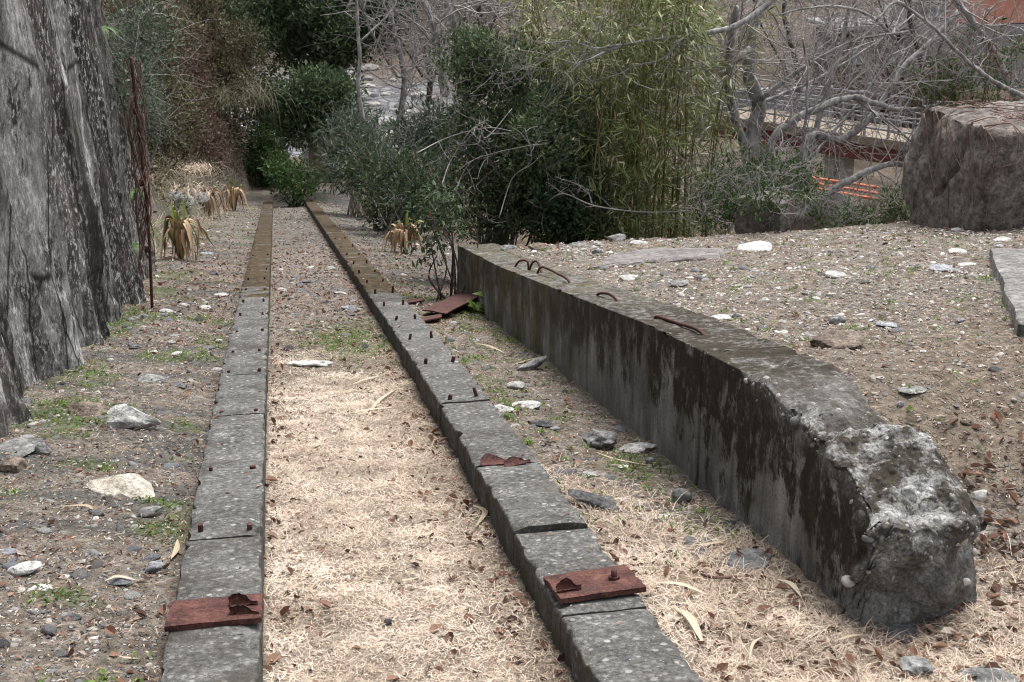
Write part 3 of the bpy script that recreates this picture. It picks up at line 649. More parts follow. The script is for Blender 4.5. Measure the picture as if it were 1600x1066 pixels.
# ================================================================ retaining wall on the right
def wall_top(y):
    h = np.interp(y, [3.4, 3.62, 3.8, 4.07, 4.37, 4.7, 5.23, 5.78, 6.43, 7.38, 8.84, 10.6, 12.8, 14], [-.36, -.32, -.27, -.25, -.27, -.285, -.39, -.5, -.63, -.85, -1.18, -1.58, -2.03, -2.3])
    return h
def build_wall():
    root = empty('retaining_wall', (2.1, 8, float(land(2.1, 8))))
    tag(root, 'long low dark concrete wall with broken near end and rusty hooks along its top', 'wall')
    y0, y1 = 3.66, 13.05
    ys = np.concatenate([np.arange(y0, 5.4, .015), np.arange(5.4, y1, .05), [y1]])
    W_ = .39; D = 1.15; x0 = 1.90
    per = np.concatenate([np.linspace(0, D-.03, 66), D-.03+.03*np.linspace(.2, 1, 4), D+.03*np.linspace(.2, 1, 4), np.linspace(D+.045, D+W_-.03, 22), D+W_-.03+.03*np.linspace(.2, 1, 4), np.linspace(D+W_+.03, 2*D+W_, 36)])
    Y, Pp = np.meshgrid(ys, per, indexing='ij')
    top = wall_top(Y)
    f = Pp <= D; tp = (Pp > D) & (Pp <= D+W_); bk = Pp > D+W_
    X = np.where(f, x0, np.where(tp, x0+(Pp-D), x0+W_)); hr = np.where(f, D-Pp, np.where(tp, 0, Pp-D-W_))
    Z = top-hr
    # the broken stretch: top worn round and falling away, stones showing
    brk = sst(5.0, 4.1, Y+.25*fbm(Y*3, X*3, 2., 3))
    endd = Y-y0
    rdn = np.exp(-((X-x0)/.07)**2)
    fallf = brk*(.03+.05*fbm(Y*4, 2., 7., 3))*np.exp(-(X-x0)/.16)      # front arris worn away
    fallb = brk*.10*np.exp(-(x0+W_-X)/.10)
    keep = np.exp(-hr/.10)
    Z = Z-(fallf+fallb)*keep-.03*np.exp(-endd/.10)*keep*brk+.07*np.exp(-((Y-3.95)/.16)**2-((X-2.22)/.13)**2)*keep
    Z = Z-.06*np.exp(-((Y-4.18)/.09)**2)*keep*sst(1.95, 2.3, X)
    cx = (2.095, 0)
    d1, r1 = cell(X*24, Y*24, Z*24); d2, r2 = cell(X*9+3, Y*9, Z*9)
    amt = np.maximum(brk*np.exp(-hr/.16), sst(.22, .0, endd))
    stones = amt*(.026*np.clip(.75-d1, -.2, 1)*(r1 > .3)+.022*np.clip(.62-d2, -.15, 1)*(r2 > .5))
    rough = amt*(.035*fbm(X*6, Y*6, Z*6, 5, .6)+.03*perlin(X*2.5, Y*2.5, Z*2.5))+(1-amt)*(.004*fbm(X*8, Y*8, Z*8, 4))
    chips = (1-amt)*np.exp(-hr/.025)*.022*np.clip(fbm(Y*6, X*6, 11., 4)-.05, 0, 1)
    nx = np.where(f, -1., np.where(tp, 0, 1.)); nz = np.where(tp, 1., 0)
    X = X+nx*(stones+rough-chips); Z = Z+nz*(stones+rough-chips)
    # the near end face: ragged, set back differently at each height
    def E_(x, z):
        d3, r3 = cell(x*10, 7., z*10); d4, _ = cell(x*26, 5., z*26)
        return .05*fbm(x*5, z*5, 3., 4)+.07*perlin(x*3, z*3, 9.)-.05*np.clip(.6-d3, -.2, 1)-.014*np.clip(.7-d4, 0, 1)+.05*np.clip(-.55-z, 0, .6)
    Y2 = Y+np.exp(-endd/.05)*E_(X, Z)
    n, m = Y.shape
    V = np.stack([X, Y2, Z], -1).reshape(-1, 3)
    hrel = hr.ravel(); broken = np.clip(np.maximum(brk*np.exp(-np.clip(hr-.015, 0, 9)/.035), sst(.05, .0, endd)*sst(.7, .2, hr)), 0, 1).ravel(); along = Y.ravel()
    # end cap as a grid between front and back profile
    ncx = 44; fi = np.arange(m)[f[0]]; nf = len(fi); cv = []; ca = []
    F = [grid_faces(n, m, True)]
    # front profile index i pairs with a point across the wall
    gA = V[fi]; topi = np.arange(m)[tp[0]]; bki = np.arange(m)[bk[0]]
    zb = V[bki][:, 2]; 
    base = len(V)
    for i, vi in enumerate(fi):
        a = V[vi]
        for j in range(ncx):
            t = j/(ncx-1); x = a[0]+(x0+W_+.01-a[0])*t
            tz = np.interp(x, V[topi][:, 0], V[topi][:, 2]); zz = a[2]+(min(tz, a[2]+.5)-a[2])*sst(.0, 1., i/(nf-1))*sst(0, .12, t)
            cv.append((x, 0, zz))
    cv = np.array(cv); x, zz = cv[:, 0], cv[:, 2]
    hh = np.clip(wall_top(3.7)-zz, 0, 1); II = np.repeat(np.arange(nf), ncx)/(nf-1); JJ = np.tile(np.arange(ncx), nf)/(ncx-1)
    inner = np.sin(np.pi*JJ)*sst(1, .8, II)
    cv[:, 1] = y0+E_(x, zz)-inner*(.045+.05*np.exp(-((hh-.12)/.16)**2))
    V = np.concatenate([V, cv]); F.append(grid_faces(nf, ncx, True)+base)
    hrel = np.concatenate([hrel, hh+.0]); along = np.concatenate([along, np.full(len(cv), 3.7)]); broken = np.concatenate([broken, sst(.75, .1, hh)*.9])
    mk('concrete_body', V, np.concatenate(F), MAT['wall'], root, attrs=dict(hrel=hrel, along=along, broken=broken))
    # aggregate standing proud of the broken concrete
    ra = np.random.default_rng(8); wq = broken*(V[:, 2] > -.62); ix = ra.choice(len(V), 420, p=wq/wq.sum()); sz_ = ra.gamma(1.8, .0048, 420).clip(.004, .03); T_, TF_ = ico(1); T_ = T_*(1+.2*fbm(T_[:, 0]*1.3, T_[:, 1]*1.3, T_[:, 2]*1.3, 2))[:, None]
    Va, Fa, Aa = scatter(T_, TF_, V[ix]-np.array([0, -.35, .45])*sz_[:, None], ra.normal(size=(420, 3)), ra.normal(size=(420, 3)), sz_, sz_*ra.uniform(.5, .9, 420), np.clip(ra.beta(2, 2.6, 420), 0, 1), sz_*ra.uniform(.4, .7, 420))
    tag(mk('aggregate', Va, Fa, MAT['pebble'], root, attrs={'rnd': Aa}), kind='stuff')
    # stones set in the broken end
    for k, (px, py, w, h, mt, dy) in enumerate([(1468, 822, 55, 75, 'stone_pale', .0), (1418, 775, 30, 32, 'stone_pale', .02), (1470, 870, 75, 26, 'stone_grey', -.02), (1530, 775, 30, 20, 'stone_pale', 0), (1405, 945, 34, 26, 'stone_grey', 0), (1532, 800, 16, 22, 'stone_pale', 0), (1410, 690, 22, 16, 'stone_pale', 0)]):
        P = at(px, py, 3.72+dy if py > 720 else 4.2); sc = scale(P); V, F = rockmesh(300+k, 2, 7, .08)
        mk('embedded_stone', V*np.array([w, w*.6, h])/sc/2+P, F, MAT[mt], root, sharp=45)
    # rusted reinforcing hooks
    hooks = [[(1022, 515), (1026, 503), (1040, 508), (1062, 506), (1085, 513), (1098, 522), (1102, 531)],
             [(930, 465), (936, 459), (950, 459), (960, 465), (970, 476)],
             [(838, 424), (845, 418), (858, 421), (872, 428), (886, 436), (893, 443)],
             [(826, 417), (832, 411), (840, 410), (848, 412)], [(803, 412), (812, 408), (824, 409), (826, 413)]]
    for k, hk in enumerate(hooks):
        ends = [hk[0], hk[-1]]; out = []
        xa = [2.02, 2.03, 2.04, 2.05, 2.02][k]
        for i, (px, py) in enumerate(hk):
            P = at_x(px, py, xa+.05*i/len(hk)); P[2] = max(P[2], float(wall_top(P[1]))+.005); out.append(P)
        out[0][2] = float(wall_top(out[0][1]))-.02; out[-1][2] = float(wall_top(out[-1][1]))-.02
        P = curve(out, 28); V, F = tube(P, .009+.0015*perlin(np.arange(28)*.7, k*3.), 7); mk('reinforcing_hook', V, F, MAT['rust'], root)
build_wall()

# ================================================================ single stones
def rock(px, py, w, h, mat, label, seed=0, cat='rock', group=None, name='rock', facets=9, rough=.10, tilt=None, depth=.75, hh=None, n=3, sink=.15, rz=None, smooth=40, flat=.7):
    """px,py: the foot of the stone in the photograph; w,h: its size there in pixels"""
    P = on_ground(px, py); s = scale(P); r_ = np.random.default_rng(seed+int(px*7+py))
    W_ = w/s; D = W_*depth; H = hh/s if hh else max(.32*h, h-.30*w*depth)/s*1.1
    V, F = rockmesh(seed+int(px), n, facets, rough, flat)
    V = V*np.array([W_, D, H])/2
    rz = r_.uniform(-.5, .5) if rz is None else rz; tl = (r_.uniform(-.12, .12), r_.uniform(-.12, .12)) if tilt is None else tilt
    M = np.array(Matrix.Rotation(rz, 3, 'Z') @ Matrix.Rotation(tl[0], 3, 'X') @ Matrix.Rotation(tl[1], 3, 'Y'))
    V = V@M.T; P = P+np.array([0, D*.35, 0]); P[2] = float(landn(P[0], P[1]))
    V = V+P+np.array([0, 0, -V[:, 2].min()-sink*H])
    o = mk(name, V, F, MAT[mat], None, origin=P, sharp=smooth)
    return tag(o, label, cat, group)
ROCKS = [
 (210, 672, 92, 48, 'stone_pale', 'jagged light grey rock standing up in front of the rock face', dict(facets=16, depth=.55, hh=42, flat=.62, n=4, rough=.16)),
 (198, 778, 122, 68, 'stone_sand', 'large sandy slab with a pale flat top and dark broken side, left of the beam', dict(facets=16, flat=.55, depth=.75, tilt=(.10, .22), hh=44, rough=.06, n=4)),
 (22, 740, 54, 38, 'stone_brown', 'brown angular rock at the left picture edge below the rock face', dict()),
 (68, 711, 25, 30, 'stone_pale', 'small upright white block between the brown rock and the grass', dict(facets=6, depth=.5)),
 (34, 900, 60, 34, 'stone_pale', 'flat white broken tile-like stone at the lower left', dict(facets=5, depth=.55, hh=16)),
 (28, 712, 84, 26, 'stone_grey', 'flat grey rock lying under the foot of the rock face', dict(depth=.9)),
 (232, 806, 46, 24, 'stone_grey', 'flat grey stone just below the large sandy slab', dict(hh=12)),
 (140, 650, 70, 26, 'stone_brown', 'low reddish brown rock lying beside the jagged grey rock', dict(hh=18)),
 (60, 928, 42, 20, 'stone_pale', 'flaky white stone below the white tile-like stone', dict(facets=12, rough=.3)),
 (76, 994, 26, 20, 'stone_dark', 'dark oval pebble in the gravel near the lower left corner', dict(facets=0, rough=.05)),
 (186, 915, 42, 14, 'stone_blue', 'thin blue grey flake on the gravel left of the beam', dict(hh=8)),
 (240, 895, 36, 22, 'stone_blue', 'blue grey stone close against the left beam', dict()),
 (110, 975, 34, 14, 'stone_dark', 'dark grey flat oval stone in the lower left gravel', dict(facets=2, hh=10)),
 (12, 866, 30, 12, 'stone_blue', 'blue grey oval stone at the left edge above the white tile-like stone', dict(facets=0)),
 (260, 489, 22, 7, 'stone_pale', 'white disc-shaped stone at the foot of the rusty post', dict(facets=0, hh=5)),
 (288, 479, 16, 8, 'stone_pale', 'round white pebble right of the disc-shaped stone', dict(facets=0)),
 (268, 538, 14, 9, 'stone_pale', 'white pebble, left one of a small row across the left path', dict(facets=0)),
 (276, 556, 18, 10, 'stone_pale', 'large white pebble in front of a small row across the left path', dict(facets=0)),
 (241, 553, 11, 8, 'stone_pale', 'white pebble nearest the rock face in the row on the left path', dict(facets=0)),
 (342, 537, 12, 10, 'stone_pale', 'white pebble resting against the left beam', dict(facets=0)),
 (172, 566, 12, 8, 'stone_pale', 'lone white pebble near the rock face, beside green weeds', dict(facets=0)),
 (210, 546, 24, 12, 'stone_dark', 'dark squarish stone near the foot of the rock face', dict()),
 (322, 398, 24, 8, 'stone_blue', 'blue grey flake behind the dead strap-leaved plant on the left path', dict(hh=5)),
 (335, 430, 20, 8, 'stone_dark', 'small dark slate flake halfway along the left path', dict(hh=5)),
 (345, 463, 24, 8, 'stone_pale', 'flat white stone beside the left beam near the moss', dict(hh=5)),
 (320, 482, 24, 7, 'stone_pale', 'thin pale flake beside the left beam', dict(hh=4)),
 (270, 390, 22, 12, 'stone_grey', 'grey stone in front of the dead strap-leaved plant', dict()),
 (236, 598, 44, 14, 'stone_grey', 'low grey stone in the middle of the left path', dict(hh=9)),
 (280, 606, 30, 10, 'stone_dark', 'dark slate flake between the left path and the beam', dict(hh=7)),
 (482, 574, 78, 15, 'stone_pale', 'pale flat stone lying between the two beams', dict(hh=11, depth=.35, facets=12, rough=.2)),
 (607, 978, 15, 14, 'stone_dark', 'single dark grey pebble on the dry grass between the beams', dict(facets=0)),
 (532, 460, 22, 7, 'stone_pale', 'white flake close to the right beam, between the beams', dict(hh=4)),
 (485, 442, 26, 9, 'stone_grey', 'grey flat stone on the pebbles between the beams', dict(hh=6)),
 (545, 484, 26, 10, 'stone_blue', 'bluish slate leaning near the right beam, between the beams', dict(hh=7)),
 (808, 609, 32, 20, 'stone_pale', 'rounded chalky lump right of the tall bolts', dict(facets=10)),
 (822, 639, 54, 15, 'stone_pale', 'long flat white stone below the chalky lump', dict(hh=10, facets=4, rz=.0)),
 (786, 645, 42, 18, 'stone_pale', 'lumpy whitish mortar piece left of the long flat white stone', dict(facets=12, rough=.25)),
 (850, 668, 40, 15, 'stone_dark', 'dark flat-topped block between the right beam and the wall', dict(facets=5, hh=12)),
 (945, 702, 66, 46, 'stone_grey', 'rough grey conglomerate lump at the foot of the wall', dict(facets=12, rough=.25)),
 (1000, 708, 62, 22, 'stone_pale', 'broad white flat stone beside the wall', dict(hh=12, facets=6)),
 (1067, 788, 34, 30, 'stone_grey', 'smooth egg-shaped grey cobble near the wall', dict(facets=0, rough=.04, hh=26, tilt=(0, .35))),
 (884, 746, 46, 18, 'stone_dark', 'dark grey angular stone right of the wasted plate', dict()),
 (930, 795, 96, 26, 'stone_dark', 'long dark slab leaning out of the dry grass', dict(facets=5, depth=.3, hh=12, tilt=(.1, .22), rz=-.5)),
 (976, 733, 20, 9, 'stone_pale', 'small white oval pebble below the broad white stone', dict(facets=0)),
 (972, 785, 24, 9, 'stone_pale', 'small white oval stone beside the long dark slab', dict(facets=0)),
 (1034, 812, 36, 10, 'stone_pale', 'narrow white stick-like stone by the egg-shaped cobble', dict(hh=8, depth=.3)),
 (1016, 724, 16, 14, 'stone_blue', 'blue grey round pebble right of the broad white stone', dict(facets=0)),
 (925, 747, 34, 14, 'stone_grey', 'half-buried grey flat stone in soil between beam and wall', dict(hh=8)),
 (832, 580, 56, 24, 'stone_grey', 'grey weathered wood-like stone leaning at the wall foot', dict(depth=.35, tilt=(0, -.3), rz=.4, hh=16)),
 (868, 672, 18, 8, 'stone_blue', 'small bluish pebble beside the dark flat-topped block', dict(facets=0)),
 (1180, 892, 92, 26, 'stone_dark', 'dark slate sheet lying against the wall near its broken end', dict(hh=14, facets=5)),
 (1304, 968, 38, 44, 'stone_brown', 'pinkish upright stone leaning on the wall near its broken end', dict(hh=40, depth=.4, tilt=(-.3, .2))),
 (1442, 1062, 62, 42, 'stone_grey', 'rough grey stone half buried in leaves in front of the broken end', dict(rough=.22)),
 (1556, 1075, 100, 34, 'stone_grey', 'flat-faced grey rock in the lower right corner', dict(facets=6)),
 (1418, 1005, 70, 28, 'stone_dark', 'dark knobbly rubble at the foot of the broken end', dict(facets=10, rough=.3)),
 (1322, 545, 92, 36, 'stone_brown', 'brown angular rock lying on the terrace behind the wall', dict(hh=26, facets=8)),
 (1152, 530, 78, 18, 'stone_pale', 'large flat white slab stone on the terrace beside the last hook', dict(hh=7, facets=5, depth=.5)),
 (1132, 500, 36, 12, 'stone_pale', 'small flat white stone just behind the large white slab', dict(hh=5)),
 (1184, 392, 62, 15, 'stone_pale', 'broad white stone at the far rim of the terrace', dict(hh=12, facets=6)),
 (1484, 424, 52, 10, 'stone_blue', 'flat lilac grey stone on the gravel near the vine-covered block', dict(hh=5)),
 (1515, 416, 30, 10, 'stone_pale', 'pair-like pale oval stone right of the lilac grey one', dict(facets=0)),
 (842, 392, 32, 20, 'stone_brown', 'lumpy stone at the far end of the wall, left rim of the terrace', dict()),
 (796, 390, 26, 13, 'stone_grey', 'low grey stone at the far corner of the wall', dict()),
 (966, 377, 34, 20, 'stone_grey', 'pointed grey rubble at the terrace rim before the bamboo', dict(facets=12)),
 (908, 386, 36, 14, 'stone_grey', 'flat-topped grey rubble at the terrace rim', dict()),
 (934, 398, 18, 14, 'stone_blue', 'bluish stone just below the flat-topped rubble', dict()),
 (1002, 382, 32, 12, 'stone_pale', 'pale low stone at the terrace rim below the bamboo', dict()),
 (1130, 386, 50, 15, 'stone_brown', 'dark low rock left of the broad white rim stone', dict()),
 (1310, 434, 38, 11, 'stone_pale', 'pale oval stone alone in the middle of the terrace gravel', dict(facets=0, hh=9)),
 (985, 440, 44, 20, 'stone_pale', 'knobbly whitish rubble beside the mauve slab', dict(facets=12, rough=.25)),
 (1065, 447, 34, 14, 'stone_grey', 'grey stone in the gravel in front of the mauve slab', dict()),
 (1430, 618, 52, 10, 'stone_grey', 'flat grey stone sunk in the brown soil behind the wall', dict(hh=5)),
 (1310, 505, 30, 20, 'stone_grey', 'grey pointed stone behind the brown angular rock', dict()),
 (1480, 530, 40, 16, 'stone_brown', 'low tan rock near the concrete slab at the right edge', dict()),
 (1500, 505, 12, 10, 'stone_blue', 'small blue grey pebble near the concrete slab', dict(facets=0)),
 (1392, 510, 40, 10, 'stone_blue', 'bluish slate flake right of the brown angular rock', dict(hh=5)),
 (1500, 395, 30, 10, 'stone_pale', 'pale stone in the gravel under the vine-covered block', dict(facets=2)),
 (1570, 378, 28, 12, 'stone_pale', 'pale rounded stone at the right edge below the vine-covered block', dict(facets=0)),
 (920, 470, 22, 12, 'stone_grey', 'small grey stone on the wall edge gravel between two hooks', dict()),
 (1408, 640, 14, 16, 'stone_blue', 'small dark bluish pebble on brown soil behind the broken top', dict(facets=0)),
]
for i, (px, py, w, h, m, lab, k) in enumerate(ROCKS): rock(px, py, w, h, m, lab, seed=11*i+5, **k)

# flush concrete slabs on the terrace
def slab(outline, label, mat, thick=.05, lift=.02, name='concrete_slab', rough=.01):
    P = np.array([on_ground(*q) for q in outline]); c = P.mean(0)
    Q = [];
    for a, b in zip(P, np.roll(P, -1, 0)):
        for t in np.linspace(0, 1, 9)[:-1]: Q.append(a+(b-a)*t)
    Q = np.array(Q); ang = np.arange(len(Q)); Q[:, :2] += .03*np.stack([perlin(ang*.35, 1.5), perlin(ang*.35, 7.7)], 1)
    rings = []
    for s_, dz in ((1.0, -thick), (1.0, -.012), (.97, 0), (.66, .004), (.33, .004)):
        V = c+(Q-c)*s_; V[:, 2] = land(V[:, 0], V[:, 1])+lift+dz+(rough*fbm(V[:, 0]*4, V[:, 1]*4, 3., 3) if dz > -.02 else 0); rings.append(V)
    V = np.concatenate(rings+[[c+np.array([0, 0, lift])]]); n = len(Q); F = []
    for k in range(4):
        for j in range(n): F.append([k*n+j, k*n+(j+1) % n, (k+1)*n+(j+1) % n, (k+1)*n+j])
    for j in range(n): F.append([4*n+j, 4*n+(j+1) % n, 5*n])
    o = mk(name, V, F, MAT[mat], None, origin=c, sharp=50); return tag(o, label, 'slab')
slab([(915, 425), (960, 400), (1030, 392), (1150, 390), (1120, 405), (1010, 412)], 'flush mauve grey concrete slab sunk in the terrace gravel', 'mauve', lift=.025)
slab([(1545, 402), (1640, 400), (1640, 540), (1590, 528), (1565, 470)], 'grey concrete slab at the right edge of the terrace', 'slab', thick=.2, lift=.07)

# dark old concrete block under the bush, and the vine-covered block on the right
def block(name, base_px, w, d, h, rz, mat, label, cat, seed, round_=.12):
    P = on_ground(*base_px); n = 20
    V, F = ico(4); V = V.copy(); m = np.abs(V).max(1)[:, None]; C = V/m                 # cube-like
    V = V*(round_)+C*(1-round_)
    V = V*np.array([w, d, h])/2
    V = V*(1+.045*fbm(V[:, 0]*1.3+seed, V[:, 1]*1.3, V[:, 2]*1.3, 4))[:, None]+.02*np.stack([fbm(V[:, 0]*6, V[:, 1]*6, V[:, 2]*6+k*9, 3) for k in range(3)], 1)
    V[:, 0] += .10*(-V[:, 2]/h)*w*np.sign(V[:, 0])*.6
    M = np.array(Matrix.Rotation(rz, 3, 'Z')); V = V@M.T+P+np.array([0, 0, h/2-.25])
    o = mk(name, V, F, MAT[mat], None if cat else None, origin=P, sharp=50)
    return o, P
o, P = block('concrete_block', (1222, 372), .36, .5, .62, .75, 'boulder', '', 'block', 3.)
o.location += Vector((.22, 1.0, -.22)); tag(o, 'dark square concrete block under the bush at the rim of the terrace', 'block')
vb = empty('vine_covered_block', on_ground(1530, 362)); tag(vb, 'big brown weathered block with dry vines over its top, right edge', 'block')
Pb = np.array(vb['_o'])
V, F = ico(5); V = V.copy(); C = V/np.abs(V).max(1)[:, None]; V = V*.05+C*.95
rq = np.random.default_rng(12)
for _ in range(16):
    d = nrm(rq.normal(size=3)); e = V@d-rq.uniform(1.12, 1.34); V = V-np.where(e > 0, e, 0)[:, None]*d
wB, dB, hB = 2.3, 1.7, 1.42
V = V*np.array([wB, dB, hB])/2; V[:, 0] *= 1-.10*(V[:, 2]/hB); V = V*(1+.06*fbm(V[:, 0]*1.1+7, V[:, 1]*1.1, V[:, 2]*1.1, 4))[:, None]
V[:, 2] += .10*sst(-.9, .9, V[:, 0]) * sst(0, .8, V[:, 2])
V += .026*np.stack([fbm(V[:, 0]*5, V[:, 1]*5, V[:, 2]*3+k*9, 5, .6) for k in range(3)], 1)-(.05*np.clip(1-np.abs(perlin(V[:, 0]*1.6, V[:, 1]*1.6, V[:, 2]*1.2))*10, 0, 1))[:, None]*nrm(V)
Bc = Pb+np.array([1.12, .75, hB/2-.52]); V = V+Bc
mk('block_body', V, F, MAT['boulder'], vb, sharp=60)
mbv = MB(); rv = np.random.default_rng(41)
for k in range(120):
    a = rv.uniform(-1, 1)*wB*.48; b = rv.uniform(-1, .6)*dB*.45; p = Bc+np.array([a, b, hB*.5+.04]); pts = []
    d = nrm(np.array([rv.normal()*1.0-.2, -rv.uniform(.1, .9), 0])); L = rv.uniform(.2, .9)
    for t in np.linspace(0, 1, 12):
        q = p+d*L*t+np.array([.05*perlin(t*3, k*1.7), .05*perlin(t*3, k*2.3+5), .03*perlin(t*4, k)+.03])
        over = (Bc[1]-dB*.46)-q[1]
        if over > 0: q[2] -= min(over, .18)*1.6+.02; q[1] = Bc[1]-dB*.52-.03-.05*abs(perlin(t*4, k*.3))
        ox = (Bc[0]-wB*.44)-q[0]
        if ox > 0: q[2] -= ox*1.5; q[0] = Bc[0]-wB*.5-.02
        pts.append(q)
    mbv.add(*tube(pts, np.linspace(.006, .002, 12)*rv.uniform(.5, 1.2), 4), rv.uniform())
mbv.build('vine', MAT['twig_brown'], vb)

# rusted plate lying on the ground by the far end of the wall, and its lower offcut
def flat_plate(outline, label, name='steel_plate', lift=.03, th=.012, tilt=0.):
    P = np.array([on_ground(*q) for q in outline]); P[:, 2] += lift+tilt*np.arange(len(P))/len(P)
    c = P.mean(0); n = 8; U, Wv = np.meshgrid(np.linspace(0, 1, n), np.linspace(0, 1, n), indexing='ij')
    T = (P[0]*((1-U)*(1-Wv))[..., None]+P[1]*(U*(1-Wv))[..., None]+P[2]*(U*Wv)[..., None]+P[3]*((1-U)*Wv)[..., None])
    T[..., 2] += .006*fbm(U*3, Wv*3, lift*90, 2); T = T.reshape(-1, 3); B = T-np.array([0, 0, th]); k = n*n
    F = grid_faces(n, n).tolist()+(grid_faces(n, n)[:, ::-1]+k).tolist()
    ring = [i*n for i in range(n)]+[(n-1)*n+j for j in range(1, n)]+[i*n+n-1 for i in range(n-2, -1, -1)]+[j for j in range(n-2, 0, -1)]
    F += [[a, b, b+k, a+k] for a, b in zip(ring, ring[1:]+ring[:1])]
    o = mk(name, np.concatenate([T, B]), F, MAT['rust'], None, origin=c, sharp=40); return tag(o, label, 'steel plate')
flat_plate([(660, 494), (697, 501), (765, 466), (722, 467)], 'loose rust-brown steel plate lying near the far end of the wall', lift=.06, tilt=.03)
flat_plate([(648, 506), (655, 512), (690, 504), (690, 498)], 'narrow rusty steel offcut half under the loose plate', lift=.05)
flat_plate([(620, 480), (622, 484), (662, 477), (660, 473)], 'thin rusty bar lying beside the right beam near the loose plate', lift=.05)

# rusty post against the rock face
P0 = on_ground(237, 481); P1 = at(205, 90, P0[1]-.25)
post = empty('rusty_post', P0); tag(post, 'thin rusty steel post standing against the rock face', 'post')
V, F = tube(curve([P0-np.array([0, 0, .1]), P0*.6+P1*.4+np.array([.03, 0, 0]), P1], 30), .014, 8); mk('post_tube', V, F, MAT['rust'], post)
for k, t in enumerate((.25, .52, .8)):
    c = P0+(P1-P0)*t; V, F = tube([c-np.array([0, 0, .03]), c+np.array([0, 0, .03])], .021, 8); mk('collar', V, F, MAT['rust'], post)
mbv = MB()
for k in range(26):
    t0 = rv.uniform(0, .8); L = rv.uniform(.15, .45); pts = []
    for t in np.linspace(t0, min(1, t0+L), 14):
        a = 5*t+k; pts.append(P0+(P1-P0)*t+np.array([.07*math.sin(a*2+k)+.03*perlin(t*9, k), .06*math.cos(a*2), 0]))
    mbv.add(*tube(pts, rv.uniform(.003, .008), 4), rv.uniform())
mbv.build('climbing_stem', MAT['twig_brown'], post)

# ================================================================ far things: parapet, bridge, house
def part(name, parent, c, s, mat, rz=0., bev=.0): V, F = box(c, s, rz, bev); return mk(name, V, F, MAT[mat], parent, smooth=False)
Pw = on_ground(505, 272); s_ = scale(Pw)
pw = empty('parapet_wall', Pw); tag(pw, 'low weathered concrete parapet across the foot of the slope', 'wall')
for k, (px0, px1, py0, m) in enumerate([(478, 512, 222, 'brownsoil'), (512, 575, 224, 'brownsoil')]):
    a = at(px0, py0, Pw[1]); b = at(px1, py0, Pw[1]); part('wall_panel', pw, ((a[0]+b[0])/2, Pw[1], a[2]-.7), (b[0]-a[0]-.02, .25, 1.5), m, 0, .02)
a = at(478, 220, Pw[1]); part('wall_post', pw, (a[0]-.05, Pw[1]-.1, a[2]-.65), (.22, .3, 1.5), 'pier', 0, .02)
b = at(575, 222, Pw[1]); part('coping', pw, ((a[0]+b[0])/2, Pw[1]-.02, a[2]+.1), (b[0]-a[0], .36, .18), 'greywall', 0, .02)
a = at(487, 216, Pw[1]+.1); mbx = MB(); mbx.add(*tube([a+np.array([0, 0, -.02]), a+np.array([0, 0, .05]), a+np.array([0, 0, .26])], [.11, .10, .05], 10))
o = mbx.build('red_marker', MAT['redp'], None, origin=a); tag(o, 'small red object standing on the far parapet wall', 'marker')
# pale forecourt slab beyond the parapet
# bridge
ZB = -7.6
A = at_z(1120, 178, ZB); B = at_z(1470, 229, ZB); dB_ = nrm(B-A); Lb = np.linalg.norm(B-A); rzb = math.atan2(dB_[1], dB_[0]); nb = np.array([-dB_[1], dB_[0], 0])
br = empty('footbridge', (A+B)/2-np.array([0, 0, 4])); tag(br, 'footbridge with red girders and timber deck seen through the branches', 'bridge')
def bb(name, t, off, z, L, d, h, m): c = A+dB_*Lb*t+nb*off; part(name, br, (c[0], c[1], ZB+z), (L, d, h), m, rzb, .01)
for k in range(9): bb('deck_plank', (k+.5)/9, 1.0, -.12+.0*k, Lb/9-.03, 2.4, .22, 'deck')
bb('deck_edge_beam', .5, -.3, -.1, Lb, .14, .3, 'deck'); bb('girder', .5, -.1, -.55, Lb, .2, .55, 'girder'); bb('girder', .5, 1.9, -.8, Lb, .25, .8, 'girder')
for k, z in enumerate((.35, .7, 1.05)): bb('handrail', .5, -.3, z, Lb, .06, .06, 'fence'); bb('handrail', .5, 2.2, z, Lb, .06, .06, 'fence')
for k in range(11): bb('rail_post', k/10, -.3, .5, .07, .07, 1.15, 'fence'); bb('rail_post', k/10, 2.2, .5, .07, .07, 1.15, 'fence')
for t in (.18, .52, .56, .9): bb('pier', t, .8, -2.6, .5, .6, 4.0, 'pier')
# grey sheet fence beyond the bridge
A2 = at(1120, 136, 58); B2 = at(1300, 142, 58)
fe = empty('sheet_metal_fence', ((A2+B2)/2-np.array([0, 0, 1.6]))); tag(fe, 'grey sheet metal fence with white top rail beyond the footbridge', 'fence')
for k in range(12):
    a = A2+(B2-A2)*(k+.5)/12; part('fence_panel', fe, (a[0], 58, a[2]-.85), ((B2-A2)[0]/12-.03, .06+.02*(k % 2), 1.6), 'fence')
part('top_rail', fe, ((A2+B2)/2+np.array([0, -.05, 0])), ((B2-A2)[0], .12, .12), 'white')
# orange boards stacked below the bridge
A3 = at(1268, 283, 33); ob = empty('orange_board_stack', A3-np.array([0, 0, .5])); tag(ob, 'stack of bright orange boards lying below the footbridge', 'board stack')
for k in range(3):
    a = at(1268+6*k, 278+9*k, 33-.25*k); b = at(1372-2*k, 293+9*k, 33-.25*k); c = (a+b)/2; L = np.linalg.norm(b-a)
    V, F = box((0, 0, 0), (L, .2, .06), 0, .01); an = math.asin((b-a)[2]/L); M = np.array(Matrix.Rotation(-an, 3, 'Y')); mk('board', V@M.T+c, F, MAT['orange'], ob, smooth=False)
